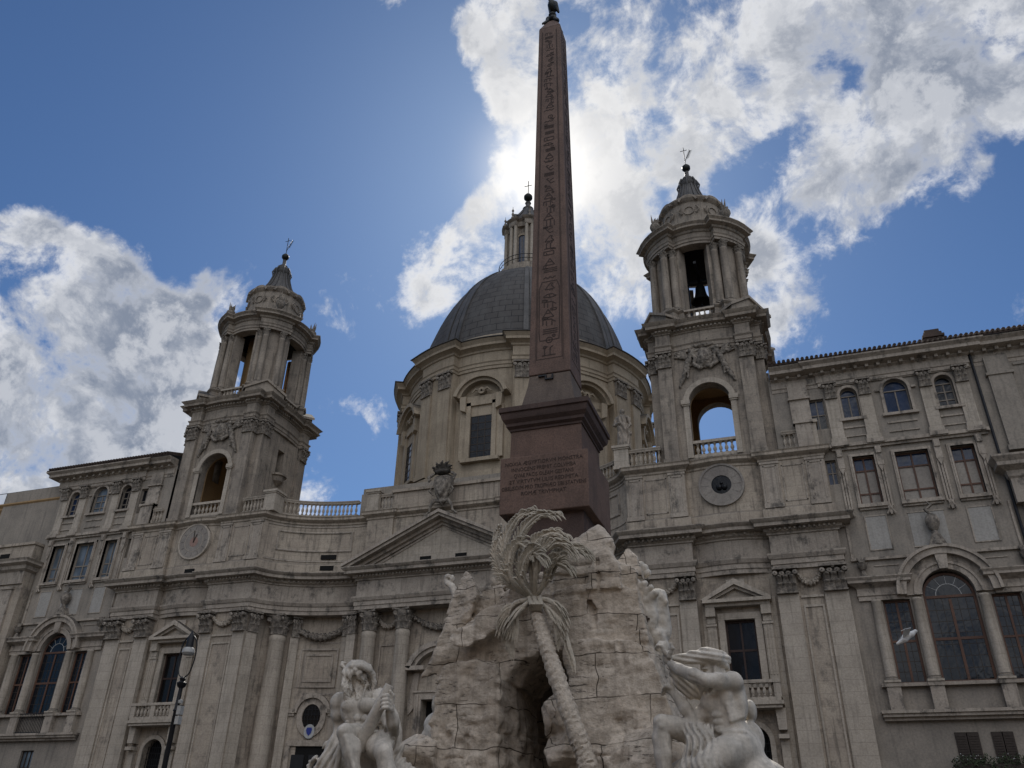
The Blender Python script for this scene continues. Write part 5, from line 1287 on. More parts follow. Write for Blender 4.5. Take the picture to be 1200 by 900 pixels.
# carved signs in a framed column down each face: one mesh per face
def glyph(add, cx, cz, s, rnd):
    k = rnd.randint(0, 11); L = lambda x0, z0, x1, z1, w=.035: add(cx + x0 * s, cz + z0 * s, cx + x1 * s, cz + z1 * s, w)
    if k == 0: [L(-.8, .25 * i, .8, .25 * i) for i in (-1, 0, 1)]
    elif k == 1: pts = [(-.8, 0), (-.5, .25), (-.2, 0), (.1, .25), (.4, 0), (.8, .25)]; [L(*a, *b_) for a, b_ in zip(pts, pts[1:])]
    elif k == 2: pts = [(.35 * cos(a), .35 * sin(a)) for a in np.linspace(0, 2 * pi, 10)]; [L(*a, *b_) for a, b_ in zip(pts, pts[1:])]; L(-.05, 0, .05, 0, .08)
    elif k == 3: pts = [(-.6, -.5), (-.2, .1), (.1, .45), (.4, .35), (.2, .1), (.6, -.45), (-.6, -.5)]; [L(*a, *b_) for a, b_ in zip(pts, pts[1:])]; L(.0, -.5, 0, -.7); L(.3, -.45, .3, -.7)
    elif k == 4: L(0, -.6, 0, .6, .05); L(-.3, .6, .3, .6); L(-.25, -.6, .25, -.6); L(.5, -.5, .5, .4); L(-.5, -.4, -.5, .5)
    elif k == 5: L(-.7, -.3, .7, -.3); L(-.7, .3, .7, .3); L(-.7, -.3, -.7, .3); L(.7, -.3, .7, .3); L(-.3, -.3, -.3, .1)
    elif k == 6: L(-.6, .5, .1, -.5); L(.1, -.5, .6, -.3); L(-.6, .5, -.2, .55); L(-.1, .1, .5, .4)
    elif k == 7: L(-.5, -.5, -.5, .4); L(-.5, .4, -.2, .6); L(.1, -.5, .1, .4); L(.1, .4, .4, .6); L(-.8, -.5, .7, -.5)
    elif k == 8: pts = [(-.8, -.1), (-.3, .25), (.3, .25), (.8, -.1), (0, -.25), (-.8, -.1)]; [L(*a, *b_) for a, b_ in zip(pts, pts[1:])]; L(-.08, .03, .08, .03, .14)
    elif k == 9: L(-.6, -.5, 0, .5); L(0, .5, .6, -.5); L(-.6, -.5, .6, -.5); L(-.2, 0, .2, 0)
    elif k == 10: L(-.7, .3, .2, .3); L(.2, .3, .7, -.1); L(-.7, .3, -.7, -.4); L(-.3, .1, -.3, -.5); L(.3, .1, .3, -.5)
    else: L(-.6, 0, .6, 0, .06); L(-.6, 0, -.8, .4); L(.6, 0, .8, .4); L(0, 0, 0, .5)
for face in range(4):
    T0 = local(OX, OY, face * pi / 2); b = MB(); rnd = random.Random(11 + face)
    hw = lambda z: SH0 + (SH1 - SH0) * (z - SZ0) / (SZ1 - SZ0)
    def add(x0, z0, x1, z1, w):
        dx, dz = x1 - x0, z1 - z0; l = sqrt(dx * dx + dz * dz) + 1e-6; nx, nz = -dz / l * w / 2, dx / l * w / 2
        q = [(x0 + nx, z0 + nz), (x1 + nx, z1 + nz), (x1 - nx, z1 - nz), (x0 - nx, z0 - nz)]
        b.add([T0(x, -(hw(z) + .006), z) for x, z in q] + [T0(x, -(hw(z) - .02), z) for x, z in q], [(0, 1, 2, 3), (0, 1, 5, 4), (1, 2, 6, 5), (2, 3, 7, 6), (3, 0, 4, 7)])
    for q in (-1, 1):
        add(q * .62 * SH0, SZ0 + .5, q * .62 * SH1, SZ1 - .25, .022); add(q * .68 * SH0, SZ0 + .4, q * .68 * SH1, SZ1 - .2, .014)
    z = SZ0 + .75
    add(-.4, SZ0 + .5, .4, SZ0 + .5, .02)
    while z < SZ1 - .4:
        s = hw(z) * .50
        if z < SZ0 + 3.2 and z > SZ0 + 1.1 and not b.__dict__.get('cart'):
            b.cart = True; a_ = s * .95; pts = [(-a_, z), (a_, z), (a_ * 1.1, z + .3), (a_ * 1.1, z + 1.9), (a_ * .8, z + 2.15), (-a_ * .8, z + 2.15), (-a_ * 1.1, z + 1.9), (-a_ * 1.1, z + .3), (-a_, z)]
            [add(*p_, *q_, .03) for p_, q_ in zip(pts, pts[1:])]
        glyph(add, rnd.uniform(-.04, .04), z, s * rnd.uniform(.8, .98), rnd)
        if rnd.random() < .5: glyph(add, rnd.choice((-1, 1)) * s * .45, z + s * .45, s * .4, rnd)
        z += s * rnd.uniform(1.0, 1.3)
    b.build('carved_signs', carved, ob, 0)
b = MB(); frustum(b, .80, 12.25, .64, 13.05); frustum(b, .64, 13.051, .60, 13.40); b.build('plinth', granp, ob, 0)
b = MB()
b.sweep([(OX - 1, OY - 1), (OX + 1, OY - 1), (OX + 1, OY + 1), (OX - 1, OY + 1)], [(-.9, 11.5), (.02, 11.5), (.02, 11.56), (.10, 11.62), (.10, 11.70), (.19, 11.80), (.22, 11.9), (.22, 11.98), (.27, 12.0), (.27, 12.14), (-.3, 12.26)], closed=True)
b.build('pedestal_cornice', granited, ob, 25)
b = MB(); frustum(b, 1.0, 10.6, .985, 11.5); b.build('pedestal_neck', granite, ob, 0)
b = MB(); frustum(b, 1.2, 9.05, 1.2, 10.64); ib = b.build('inscription_block', granite, ob, 0); bv = ib.modifiers.new('edge', 'BEVEL'); bv.width = .025; bv.segments = 2
b = MB(); frustum(b, 1.02, 7.2, 1.0, 9.05); b.build('pedestal_foot', granited, ob, 0)
LINES = [('NOXIA \u00c6GYPTIORVM MONSTRA', 2.12), ('INNOCENS PREMIT COLVMBA', 1.75), ('QVAE PACIS OLEAM GESTANS', 1.62), ('ET VIRTVTVM LILIIS REDIMITA', 1.85), ('OBELISCVM PRO TROPH\u00c6O SIBI STATVENS', 2.28), ('ROM\u00c6 TRIVMPHAT', 1.2)]
vs, fs = [], []
for i, (txt, wd) in enumerate(LINES):
    cu = bpy.data.curves.new('t', 'FONT'); cu.body = txt; cu.size = .155; cu.align_x = 'CENTER'; cu.extrude = .006; cu.resolution_u = 2; cu.offset = -.001
    to = bpy.data.objects.new('t', cu); col.objects.link(to); bpy.context.view_layer.update()
    me = bpy.data.meshes.new_from_object(to.evaluated_get(bpy.context.evaluated_depsgraph_get()))
    w0 = max(v.co.x for v in me.vertices) - min(v.co.x for v in me.vertices); o_ = len(vs)
    vs += [(OX + v.co.x * wd / w0, OY - 1.2 - .004 + v.co.z, 10.38 - i * .172 + v.co.y) for v in me.vertices]; fs += [tuple(k + o_ for k in p.vertices) for p in me.polygons]
    bpy.data.objects.remove(to); bpy.data.curves.remove(cu)
link('inscription', mesh_of('inscription', vs, fs, carved, 0), ib)
b = MB()
b.box(OX - .32, OX - .12, OY - .68, OY - .6, 13.32, 13.36); b.box(OX - .12, OX - .08, OY - .68, OY - .6, 13.2, 13.36); b.box(OX + .08, OX + .12, OY - .68, OY - .6, 13.2, 13.36); b.box(OX - .12, OX + .12, OY - .681, OY - .6, 13.2, 13.24)
b.build('iron_cramp', iron, ob, 0)
# bronze dove with olive twig on its mount
S = SDF((OX - .6, OY - .6, 29.2), (OX + .6, OY + .6, 31.7), .028)
for k in range(4):
    a = pi / 4 + k * pi / 2; S.chain([(OX + .42 * cos(a), OY + .42 * sin(a), 29.3), (OX + .22 * cos(a), OY + .22 * sin(a), 29.55), (OX + .2 * cos(a), OY + .2 * sin(a), 29.8)], [.05, .08, .05], .03)
for k in range(5): a = k * 1.26; S.ell((OX + .15 * cos(a), OY + .15 * sin(a), 29.68 + .05 * (k % 2)), (.13, .13, .11), .03)
S.cone((OX, OY, 29.6), (OX, OY, 30.15), .12, .1, .04); S.ell((OX, OY, 30.05), (.16, .16, .1), .03); S.ell((OX, OY, 30.6), (.17, .26, .3), .04)
S.cone((OX, OY, 30.8), (OX - .1, OY - .12, 31.12), .11, .08, .05); S.ell((OX - .13, OY - .16, 31.2), (.09, .11, .09), .03); S.cone((OX - .15, OY - .2, 31.2), (OX - .2, OY - .32, 31.18), .03, .01, .01)
S.cone((OX + .1, OY + .05, 30.8), (OX + .22, OY + .1, 30.3), .11, .05, .05); S.cone((OX - .1, OY + .05, 30.8), (OX - .12, OY + .2, 30.3), .11, .05, .05)
S.build('dove_finial', bronze, ob)
b = MB(); b.tube([(OX - .18, OY - .3, 31.15), (OX - .35, OY - .3, 31.0), (OX - .42, OY - .3, 30.8)], .014, 5)
for k in range(6): b.tube([(OX - .22 - .035 * k, OY - .3, 31.12 - .05 * k), (OX - .33 - .03 * k, OY - .32, 31.18 - .06 * k)], [.03, .01], 5)
b.build('olive_twig', bronze, ob, 0)

# ================================================================= FOUNTAIN ROCK
fo = thing('fountain_rock', 'craggy travertine rock with a cave and carved palm carrying the obelisk', 'fountain', (16.2, -26.1, 0))
S = SDF((11.2, -30.6, -.1), (20.6, -22.6, 8.9), .038)
p3 = lambda x, y, Y: tuple(at(x, y, Y))
def block(px, Y, back, k=.04, shrink=.0, extra=()):
    "block with the given front outline, going back to depth `back`"
    fr_ = [Vector(at(x, y, Y + (d[0] if d else 0))) for x, y, *d in px]; c = sum(fr_, Vector()) / len(fr_)
    S.hull([tuple(v) for v in fr_] + [((v.x - c.x) * (1 - shrink) + c.x, back, (v.z - c.z) * (1 - shrink) + c.z) for v in fr_] + list(extra), k)
# rear feet and the core under the obelisk
S.chain([(17.9, -24.6, .2), (17.85, -24.6, 3.3), (17.55, -24.6, 5.4), (17.3, -24.8, 6.9)], [1.7, 1.4, 1.2, .95], .3)
S.chain([(14.4, -24.6, .2), (14.6, -24.6, 3.3), (14.65, -24.6, 5.2), (15.1, -24.8, 6.5)], [1.45, 1.1, 1.05, .95], .3)
S.hull([(x, y, z) for x in (14.8, 17.6) for y in (-24.6, -23.7) for z in (0, 6)], .1)
S.hull([(x, y, z) for x in (14.7, 17.7) for y in (-27.3, -24.3) for z in (5.6, 7.45)], .15)
# front blocks
block([(652, 905), (803, 905), (796, 862), (776, 795), (764, 750), (720, 745), (655, 750)], -28.4, -26.0, .05, 0, [(16.75, -28.6, 0), (19.9, -28.6, 0), (19.9, -26, 0), (16.75, -26, 0)])
block([(640, 765), (766, 765), (758, 725), (748, 690), (700, 678), (650, 690), (636, 720)], -28.15, -25.4, .04)
block([(640, 705), (752, 705), (745, 668), (716, 655), (660, 662), (640, 690)], -27.95, -25.6, .04)
block([(648, 672), (712, 672, .1), (722, 640), (716, 628, .2), (703, 609, .25), (694, 618), (672, 632, .1), (660, 652)], -28.05, -27.2, .02, .45)
block([(684, 690), (728, 690), (724, 655), (712, 640), (696, 652)], -28.25, -27.4, .02, .3)
block([(716, 712), (757, 712), (752, 672), (744, 650), (736, 643, .1), (724, 655)], -27.75, -26.6, .03, .3)
block([(735, 770), (768, 770), (760, 735), (742, 735)], -28.3, -27.0, .03, .1)
block([(495, 905), (600, 905), (590, 800), (575, 765), (522, 780), (510, 812), (505, 860)], -28.35, -26.0, .05, 0, [(13.3, -28.5, 0), (15.7, -28.5, 0), (15.7, -26, 0), (13.3, -26, 0)])
block([(512, 800), (600, 800), (648, 745), (655, 690), (590, 700), (545, 730), (522, 762)], -28.1, -26.0, .04)
block([(570, 745), (660, 745), (660, 672), (612, 672), (585, 700)], -27.75, -25.6, .05)
block([(497, 791, -.05), (503, 778, -.1), (524, 728), (545, 740), (540, 770), (520, 785)], -28.1, -27.5, .02, .3)
block([(517, 765), (522, 720), (530, 695), (540, 674), (545, 667), (553, 672, -.1), (560, 695, -.15), (546, 740)], -27.85, -27.2, .02, .25)
block([(543, 745), (552, 712), (566, 690), (586, 684), (596, 694), (588, 722), (562, 748)], -27.65, -26.9, .02, .2); block([(574, 688), (583, 678), (594, 686), (588, 694)], -27.5, -27.2, .02, .2)
block([(526, 744), (532, 756), (545, 759), (566, 750), (590, 733), (601, 718), (598, 700), (584, 703), (566, 712), (540, 733)], -28.55, -28.0, .02, .2); block([(590, 720), (610, 706), (618, 692), (604, 683), (594, 690), (586, 706)], -28.4, -27.9, .02, .2)
S.facet((17.9, -27.6, 2.0), (1.3, 1.0, 2.1), 5, .1); S.facet((14.5, -27.6, 1.9), (1.15, .95, 2.1), 8, .1)
# cave: an outer recess, a second one and the dark passage
for z in np.arange(.2, 4.95, .4): S.cone((16.15, -29.8, float(z)), (16.2, -27.95, float(z)), .88 - .02 * z, .80 - .02 * z, .06, 'cut')
for z in np.arange(.2, 4.7, .4): S.cone((16.28, -28.6, float(z)), (16.3, -27.0, float(z)), .68, .62, .05, 'cut')
for z in np.arange(.2, 4.3, .4): S.cone((16.35, -27.6, float(z)), (16.3, -24.9, float(z)), .46, .42, .05, 'cut')
S.cone((15.55, -29.1, 1.0), (15.75, -28.75, 5.0), .46, .36, .05, 'cut')
S.facet(p3(655, 838, -28.2), (.34, .5, .55), 71, .04); S.facet(p3(662, 880, -28.3), (.36, .5, .5), 72, .04)
# long cracks
for pts_, r_0 in (([(725, 755, -28.4), (735, 790, -28.45), (742, 822, -28.5)], .05), ([(693, 700, -27.98), (698, 745, -28.2)], .04), ([(700, 652, -28.2), (702, 690, -28.2)], .04), ([(540, 790, -28.4), (545, 850, -28.42), (542, 900, -28.45)], .05), ([(705, 838, -28.5), (722, 845, -28.5), (738, 868, -28.5)], .035), ([(676, 905, -28.6), (700, 850, -28.5)], .04)):
    for a, b_ in zip(pts_, pts_[1:]): S.cone(p3(*a), p3(*b_), r_0, r_0, .03, 'cut')
# rocks the river gods sit on
S.facet((12.75, -28.3, 1.6), (1.5, 1.3, 1.9), 61, .15); S.facet((19.0, -28.3, 1.55), (1.6, 1.4, 1.9), 62, .15); S.facet(p3(492, 888, -28.3), (.75, .5, .45), 63, .1); S.facet(p3(470, 900, -28.0), (1.0, .6, .5), 64, .1); S.facet(p3(870, 905, -28.6), (1.0, .6, .35), 65, .1)
def rdisp(x, y, z):
    pl_ = fbm(x, y, z, .8, 2) * .13 + np.abs(fbm(x, y, z, 2.6, 2)) * .09; ch = np.maximum(fbm(x, y, z, 1.7, 3) - .12, 0) * .28
    off = .35 * np.floor(vnoise(x, y * 0, z * 0, .9) * 4) * .5; zz = z + off + .10 * vnoise(x, y, z, 1.1); g_ = 0
    for zc, w_ in ((2.9, .9), (3.75, 1), (4.62, .8), (5.45, 1), (6.25, .8), (7.0, 1)): g_ = g_ + w_ * np.exp(-((zz - zc) / .032) ** 2)
    row = np.floor((zz - 2.9) / .86); xx = x + .25 * vnoise(x, y, z, 1.3) + row * .77
    g_ = g_ + .8 * np.exp(-(((xx / 1.45) % 1 - .5) * 1.45 / .032) ** 2)
    return pl_ + ch + .030 * np.minimum(g_, 1) * (fbm(x, y, z, 1.2, 2) > -.22) + fbm(x * .7, y * .7, z * 2.2, 4, 3) * .035
S.disp(rdisp, .4)
rk_ = S.build('rock', rock, fo, 32)
# palm: trunk with scaly bark, and fronds
tp = [p3(625, 700, -28.75), p3(632, 728, -28.85), p3(643, 765, -28.95), p3(660, 815, -29.05), p3(677, 862, -29.15), p3(691, 905, -29.2), p3(697, 960, -29.25), p3(700, 1010, -29.3)]
def spline(P, n):
    P = [Vector(p) for p in P]; P = [P[0] * 2 - P[1]] + P + [P[-1] * 2 - P[-2]]; out = []
    for i in range(1, len(P) - 2):
        for k in range(n):
            t = k / n; a, b_, c, d = P[i - 1:i + 3]
            out.append(.5 * ((2 * b_) + (-a + c) * t + (2 * a - 5 * b_ + 4 * c - d) * t * t + (-a + 3 * b_ - 3 * c + d) * t ** 3))
    return out + [P[-2]]
pts = spline(tp, 22); b = MB(); n = len(pts)
rr = [(.155 + .045 * i / n) * (1 + .05 * sin(i * .37)) for i in range(n)]; b.tube(pts, rr, 28)
for i in range(len(b.v) - 0):
    pass
nv = n * 28
for i in range(nv):
    ring, k = divmod(i, 28); c = pts[ring]; v = Vector(b.v[i]); s = ((ring * .27 + .5 * (k // 4 % 2) + .12 * sin(k * 2.3 + ring * .4)) % 1)
    v = c + (v - c) * (1 + .20 * (s - .5) + random.uniform(-.08, .08)); b.v[i] = tuple(v)
palm = b.build('palm_tree', bark, fo, 50)
def frond(ctrl, w=.26, ln_=.34, n=21, droop=0.0, side=1.0):
    R_ = spline([p3(*c) for c in ctrl], 6); m = len(R_); b = MB(); b.tube(R_, [.055 * (1 - .75 * i / m) + .012 for i in range(m)], 6)
    for i in range(n):
        t = .22 + .78 * i / n; k = min(m - 2, int(t * (m - 1))); p = R_[k]; d = (R_[k + 1] - R_[k]).normalized()
        sd = d.cross(Vector((0.15, -1, .1))).normalized(); sc_ = (1 - .45 * abs(t - .45) * 2)
        for q in (-1, 1):
            L = ln_ * sc_ * random.uniform(.85, 1.1); a1 = p + d * L * .45 + sd * q * w * .5 * sc_ + Vector((0, .04, 0)); a2 = p + d * L * 1.1 + sd * q * w * .75 * sc_ + Vector((0, -.02, -.03)); a3 = p + d * L * 1.55 + sd * q * w * .75 * sc_ + Vector((0, -.05, -.1 * droop - .04))
            b.tube(spline([p, a1, a2, a3], 3), [.022, .028, .033, .036, .036, .034, .030, .024, .016, .006], 5)
    b.build('palm_frond', palmm, palm, 60)
K = (626, 702)
FR = [([(*K, -28.8), (600, 676, -28.9), (592, 640, -28.9), (604, 610, -28.85), (622, 598, -28.8)], .2), ([(*K, -28.8), (610, 668, -29.0), (609, 632, -29.0), (628, 606, -29.0), (652, 602, -29.0)], .2),
      ([(*K, -28.8), (622, 668, -29.1), (626, 640, -29.15), (643, 626, -29.1), (660, 628, -29.1)], .2), ([(*K, -28.8), (600, 680, -29.1), (597, 655, -29.2), (607, 638, -29.2), (622, 646, -29.3)], .2),
      ([(*K, -28.8), (628, 670, -29.2), (634, 648, -29.25), (652, 637, -29.2), (668, 644, -29.15)], .2), ([(*K, -28.8), (640, 680, -28.9), (650, 656, -28.9), (668, 643, -28.8), (686, 646, -28.75)], .2),
      ([(*K, -28.7), (600, 686, -28.7), (582, 660, -28.6), (580, 636, -28.4), (584, 620, -28.4)], .10), ([(*K, -28.7), (606, 690, -28.8), (590, 672, -28.8), (582, 645, -28.8), (592, 622, -28.8)], .18),
      ([(*K, -28.9), (606, 706, -29.0), (597, 716, -29.0), (595, 734, -28.9), (599, 754, -28.85)], .08), ([(*K, -28.9), (614, 710, -29.05), (606, 720, -29.05), (605, 734, -29.0)], .08),
      ([(*K, -28.9), (644, 704, -29.0), (653, 714, -29.0), (661, 740, -28.95), (670, 770, -28.85)], .08), ([(*K, -28.9), (640, 712, -29.0), (648, 722, -29.0), (653, 742, -28.95)], .08),
      ([(*K, -28.8), (612, 684, -29.2), (614, 662, -29.3), (622, 648, -29.35), (634, 652, -29.4)], .2), ([(*K, -28.8), (636, 686, -29.0), (642, 668, -29.1), (650, 660, -29.1), (664, 664, -29.1)], .16)]
for c, w_ in FR: frond(c, w_ * .66, .36, 20, droop=1)
b = MB()
for i in range(7): a = i * .9; b.tube([p3(620 + 2 * i, 700 + 3 * (i % 3), -28.98), p3(623 + 2 * i, 709, -29.1), p3(621 + 2 * i, 715, -29.0)], [.05, .06, .03], 6)
b.build('frond_knot', palmm, palm, 60)
# carved arms with scallop shells on the right flank
S = SDF((17.6, -28.4, 4.8), (19.9, -26.2, 8.0), .03)
def shell(px, py, Y, r, seed):
    c = Vector(p3(px, py, Y))
    for i in range(7): a = rad(20 + 23 * i); S.cone(tuple(c), tuple(c + Vector((cos(a) * r, -.12, sin(a) * r))), .05, r * .22, .03)
shell(749, 706, -27.6, .42, 1); shell(746, 680, -27.3, .34, 2); shell(768, 712, -27.3, .26, 3)
S.cone(p3(757, 708, -27.4), p3(760, 745, -27.4), .3, .22, .08); S.ell(p3(758, 725, -27.6), (.26, .12, .3), .04); S.chain([p3(768, 745, -27.4), p3(776, 760, -27.3), p3(770, 775, -27.3)], [.2, .14, .1], .06); S.cone(p3(772, 700, -27.3), p3(776, 740, -27.2), .18, .2, .1)
S.disp(lambda x, y, z: fbm(x, y, z, 5) * .07)
ca = S.build('carved_arms', marble, fo)
c = Vector(p3(758, 726, -27.76)); b = MB(); b.box(c.x - .06, c.x + .06, c.y - .01, c.y + .06, c.z + .01, c.z + .035); b.box(c.x - .012, c.x + .012, c.y - .011, c.y + .06, c.z - .08, c.z + .08); b.build('cross_emblem', carved, ca, 0)
S = SDF((13.6, -28.2, 6.6), (14.8, -26.8, 8.0), .025)
S.chain([p3(535, 700, -27.6), p3(530, 688, -27.6), p3(523, 681, -27.6), p3(520, 676, -27.6)], [.1, .09, .07, .05], .03); S.ell(p3(525, 676, -27.6), (.09, .09, .07), .03); S.ell(p3(530, 678, -27.6), (.07, .06, .1), .03); S.disp(lambda x, y, z: fbm(x, y, z, 9) * .05)
S.build('carved_flower', marble, fo)

# ================================================================= RIVER GODS
def figure(name, label, pxbox, Y, dy, h, fn, folds=None, zmin=None):
    c = np.array([p3(x, y, Y + d) for x in (pxbox[0], pxbox[2]) for y in (pxbox[1], pxbox[3]) for d in dy]); lo, hi = c.min(0), c.max(0)
    if zmin: lo[2] = zmin
    S = SDF(lo, hi, h); fn(S)
    if folds: S.disp(folds)
    o = S.build(name, marble); tag(o, label, 'statue'); return o
def lobe(x, y, z, c, r):
    return np.exp(-((x - c[0]) ** 2 + (y - c[1]) ** 2 + (z - c[2]) ** 2) / (r * r))
Y0 = -29.3
q = lambda x, y, d=0: p3(x, y, Y0 + d)
def groove(S, pts, r=.022, k=.05):
    for a, b_ in zip(pts, pts[1:]): S.cone(a, b_, r, r, k, 'cut')
def left_god(S):
    S.ell(q(432, 871, .15), (.44, .34, .30), .08); S.ell(q(427, 856, .08), (.33, .25, .26), .1); S.ell(q(420, 832, .06), (.42, .26, .36), .1)
    S.cone(q(399, 819, .12), q(441, 816, .12), .14, .14, .1)
    S.ell(q(409.5, 827, -.15), (.20, .11, .15), .04); S.ell(q(430, 826, -.15), (.21, .11, .15), .04)
    for i, (yy, rz) in enumerate(((841.5, .075), (849.5, .07), (858, .085))):
        for dx in (-5, 4.2): S.ell(q(423.5 + dx + i * .9, yy, -.17 + .02 * i), (.085, .05, rz), .015)
    for i in range(4):
        S.ell(q(407 + i * .8, 838 + i * 4.2, -.06), (.075, .09, .04), .02); S.ell(q(439 + i * .4, 836 + i * 4.2, -.05), (.075, .09, .04), .02)
    groove(S, [q(420.5, 818, -.30), q(420.5, 833, -.31)]); groove(S, [q(401, 833, -.22), q(410, 836.5, -.32), q(419.5, 834, -.32), q(429, 836, -.32), q(440, 832, -.2)], .02); groove(S, [q(423.5, 838, -.26), q(425.5, 864, -.24)], .014, .03)
    S.ell(q(426.5, 861, -.235), (.02, .03, .025), .015, mode='cut')
    S.chain([q(423, 816, .08), q(421.5, 806, .02), q(420, 798, .0)], [.17, .13, .13], .05)
    S.cone(q(424.5, 819, -.17), q(429, 803, -.06), .028, .03, .03); S.cone(q(419, 819, -.17), q(417, 808, -.1), .025, .025, .03); groove(S, [q(421.5, 817, -.2), q(422.5, 809, -.2)], .022, .03)
    # head turned to the left
    S.ell(q(420, 790, .04), (.20, .22, .25), .03); S.ell(q(412.5, 792, -.03), (.12, .16, .18), .04)
    S.cone(q(406.3, 788.5, -.11), q(404.6, 794.3, -.13), .026, .036, .015); S.ell(q(407.5, 786.8, -.17), (.055, .07, .024), .015); S.ell(q(409, 792.5, -.2), (.05, .05, .055), .02); S.ell(q(408.0, 790, -.215), (.04, .04, .022), .008, mode='cut'); S.ell(q(408.3, 790.1, -.195), (.026, .026, .02), .006)
    groove(S, [q(406, 800.5, -.2), q(410, 800, -.24)], .012, .01); S.ell(q(406.5, 798.7, -.2), (.06, .06, .025), .01)
    for i in range(5):      # beard locks, well apart
        x0 = 403.2 + 2.0 * i; yy = 796 + 1.5 * i; l = (24, 29, 31, 27, 18)[i]; s_ = (-1) ** i
        S.chain([q(x0 + .5, yy - 3, -.26 + .04 * i), q(x0 - 1.4 * s_, yy + l * .3, -.32 + .05 * i), q(x0 + 1.2 * s_, yy + l * .65, -.28 + .05 * i), q(x0 - 1.0 * s_, yy + l, -.22 + .05 * i)], [.04, .045, .038, .012], .008)
    for i in range(4):      # curls in front of the face
        x0 = 403.5 + 2.6 * i; s_ = (-1) ** i
        S.chain([q(x0 + 1, 784 - i * .4, -.22), q(x0 - 1.3 * s_, 788.5, -.28), q(x0 + 1.2 * s_, 793, -.27), q(x0, 797, -.25)], [.036, .042, .036, .014], .008)
    for i in range(8):      # hair at the side and nape
        x0 = 415.0 + 2.8 * i; y_ = 782 + .7 * i; l = (9, 12, 15, 18, 21, 24, 24, 20)[i]; s_ = (-1) ** i; d0 = -.25 + .01 * i + .008 * i * i
        S.chain([q(x0, y_, d0), q(x0 + 1.5 * s_, y_ + l * .35, d0 - .03), q(x0 + .8 - 1.3 * s_, y_ + l * .7, d0), q(x0 + .5 + s_ * 1.2, y_ + l, d0 + .06)], [.042, .046, .038, .012], .008)
    # cloth band over the crown
    S.ell(q(420, 782, .02), (.26, .27, .15), .03)
    for k_, (dy_, r) in enumerate(((0, .058), (-3.0, .05), (-5.4, .04))): S.chain([q(404 + k_ * 2, 784.5 + dy_, -.14), q(413, 780.8 + dy_, -.25 + .03 * k_), q(424, 781 + dy_, -.25 + .04 * k_), q(433, 786 + dy_, -.14 + .03 * k_), q(437, 794 + dy_, .0)], [r * .7, r, r, r, r * .8], .012)
    S.chain([q(404, 783, -.1), q(400.5, 780, -.12), q(401, 776.5, -.1), q(405, 776.8, -.1)], [.04, .045, .035, .02], .015)
    S.chain([q(437, 790, -.02), q(438.5, 800, .02), q(436, 810, .03)], [.06, .055, .03], .02)
    # arm on the left hanging back
    S.ell(q(397, 823, .12), (.18, .19, .2), .06); S.chain([q(396.5, 824, .12), q(395.5, 838, .2), q(398, 852, .28), q(402, 872, .42)], [.155, .14, .11, .09], .05); S.ell(q(396, 836, .12), (.12, .13, .17), .04)
    # arm on the right bent up to the oar
    S.ell(q(444, 821, .08), (.17, .19, .21), .06); S.chain([q(444, 822, .08), q(453, 840, .0), q(460, 856, -.15)], [.155, .145, .12], .05); S.ell(q(450, 836, -.06), (.1, .1, .17), .04)
    S.chain([q(460, 857, -.15), q(460.5, 846, -.42), q(457, 834, -.60)], [.12, .135, .085], .04); S.ell(q(458, 829, -.66), (.07, .085, .11), .03)
    for i in range(4):
        yy = 814.5 + i * 4.6
        S.chain([q(457.5, yy + 4, -.68), q(453.5, yy + .5, -.86), q(449.5, yy + 1, -.90), q(446.2, yy + 3.5, -.84)], [.044, .044, .040, .028], .006)
    S.chain([q(459, 824, -.70), q(460, 815, -.74), q(457, 810, -.82)], [.05, .044, .03], .015)
    # legs
    S.chain([q(427, 871, .05), q(417, 864, -.4), q(405, 858, -.80)], [.28, .25, .175], .08); S.ell(q(403.8, 857.5, -.86), (.15, .15, .13), .03)
    S.chain([q(404, 860, -.84), q(407.5, 870, -.82), q(411, 882, -.84), q(416, 905, -.82), q(421, 955, -.8)], [.155, .165, .165, .12, .09], .04); S.ell(q(416, 880, -.74), (.12, .17, .25), .04); S.cone(q(405, 864, -.98), q(416, 905, -.95), .05, .05, .04); S.cone(q(421, 955, -.8), q(416, 962, -1.15), .1, .08, .05)
    S.chain([q(439, 873, .05), q(445, 874, -.4), q(449.5, 881, -.80)], [.29, .27, .19], .08); S.ell(q(450, 881, -.86), (.155, .15, .14), .03); S.chain([q(450, 885, -.86), q(454, 905, -.82), q(457, 935, -.8), q(458, 965, -.78)], [.17, .18, .12, .09], .04); S.cone(q(458, 965, -.78), q(456, 972, -1.15), .1, .08, .05)
    # cloak from the shoulder round the back and over the seat
    S.chain([q(432, 813, .22), q(446, 811, .16), q(456, 822, .25), q(464, 838, .28), q(468, 858, .28), q(468, 880, .25), q(464, 905, .2)], [.08, .08, .075, .07, .07, .08, .08], .05)
    S.chain([q(459, 835, .38), q(460, 865, .42), q(456, 900, .4)], [.12, .2, .22], .08)
    S.chain([q(437, 814, -.08), q(444, 824, -.02), q(449, 842, .08), q(447, 862, .08), q(444, 872, -.1)], [.04, .055, .06, .07, .05], .03); S.chain([q(440, 814, .0), q(450, 828, .08), q(454, 848, .14), q(450, 868, .1)], [.05, .06, .07, .07], .03)
    S.chain([q(399, 858, .25), q(391, 875, .15), q(385, 895, .05), q(380, 930, .1)], [.12, .18, .24, .3], .08)
    for i in range(4): S.chain([q(402 - i * 2.5, 866 + 3 * i, -.32 + .12 * i), q(397 - i * 4, 885, -.30 + .1 * i), q(394 - i * 5, 905, -.28 + .1 * i), q(392 - i * 5, 935, -.25 + .1 * i)], [.045, .06, .07, .07], .02)
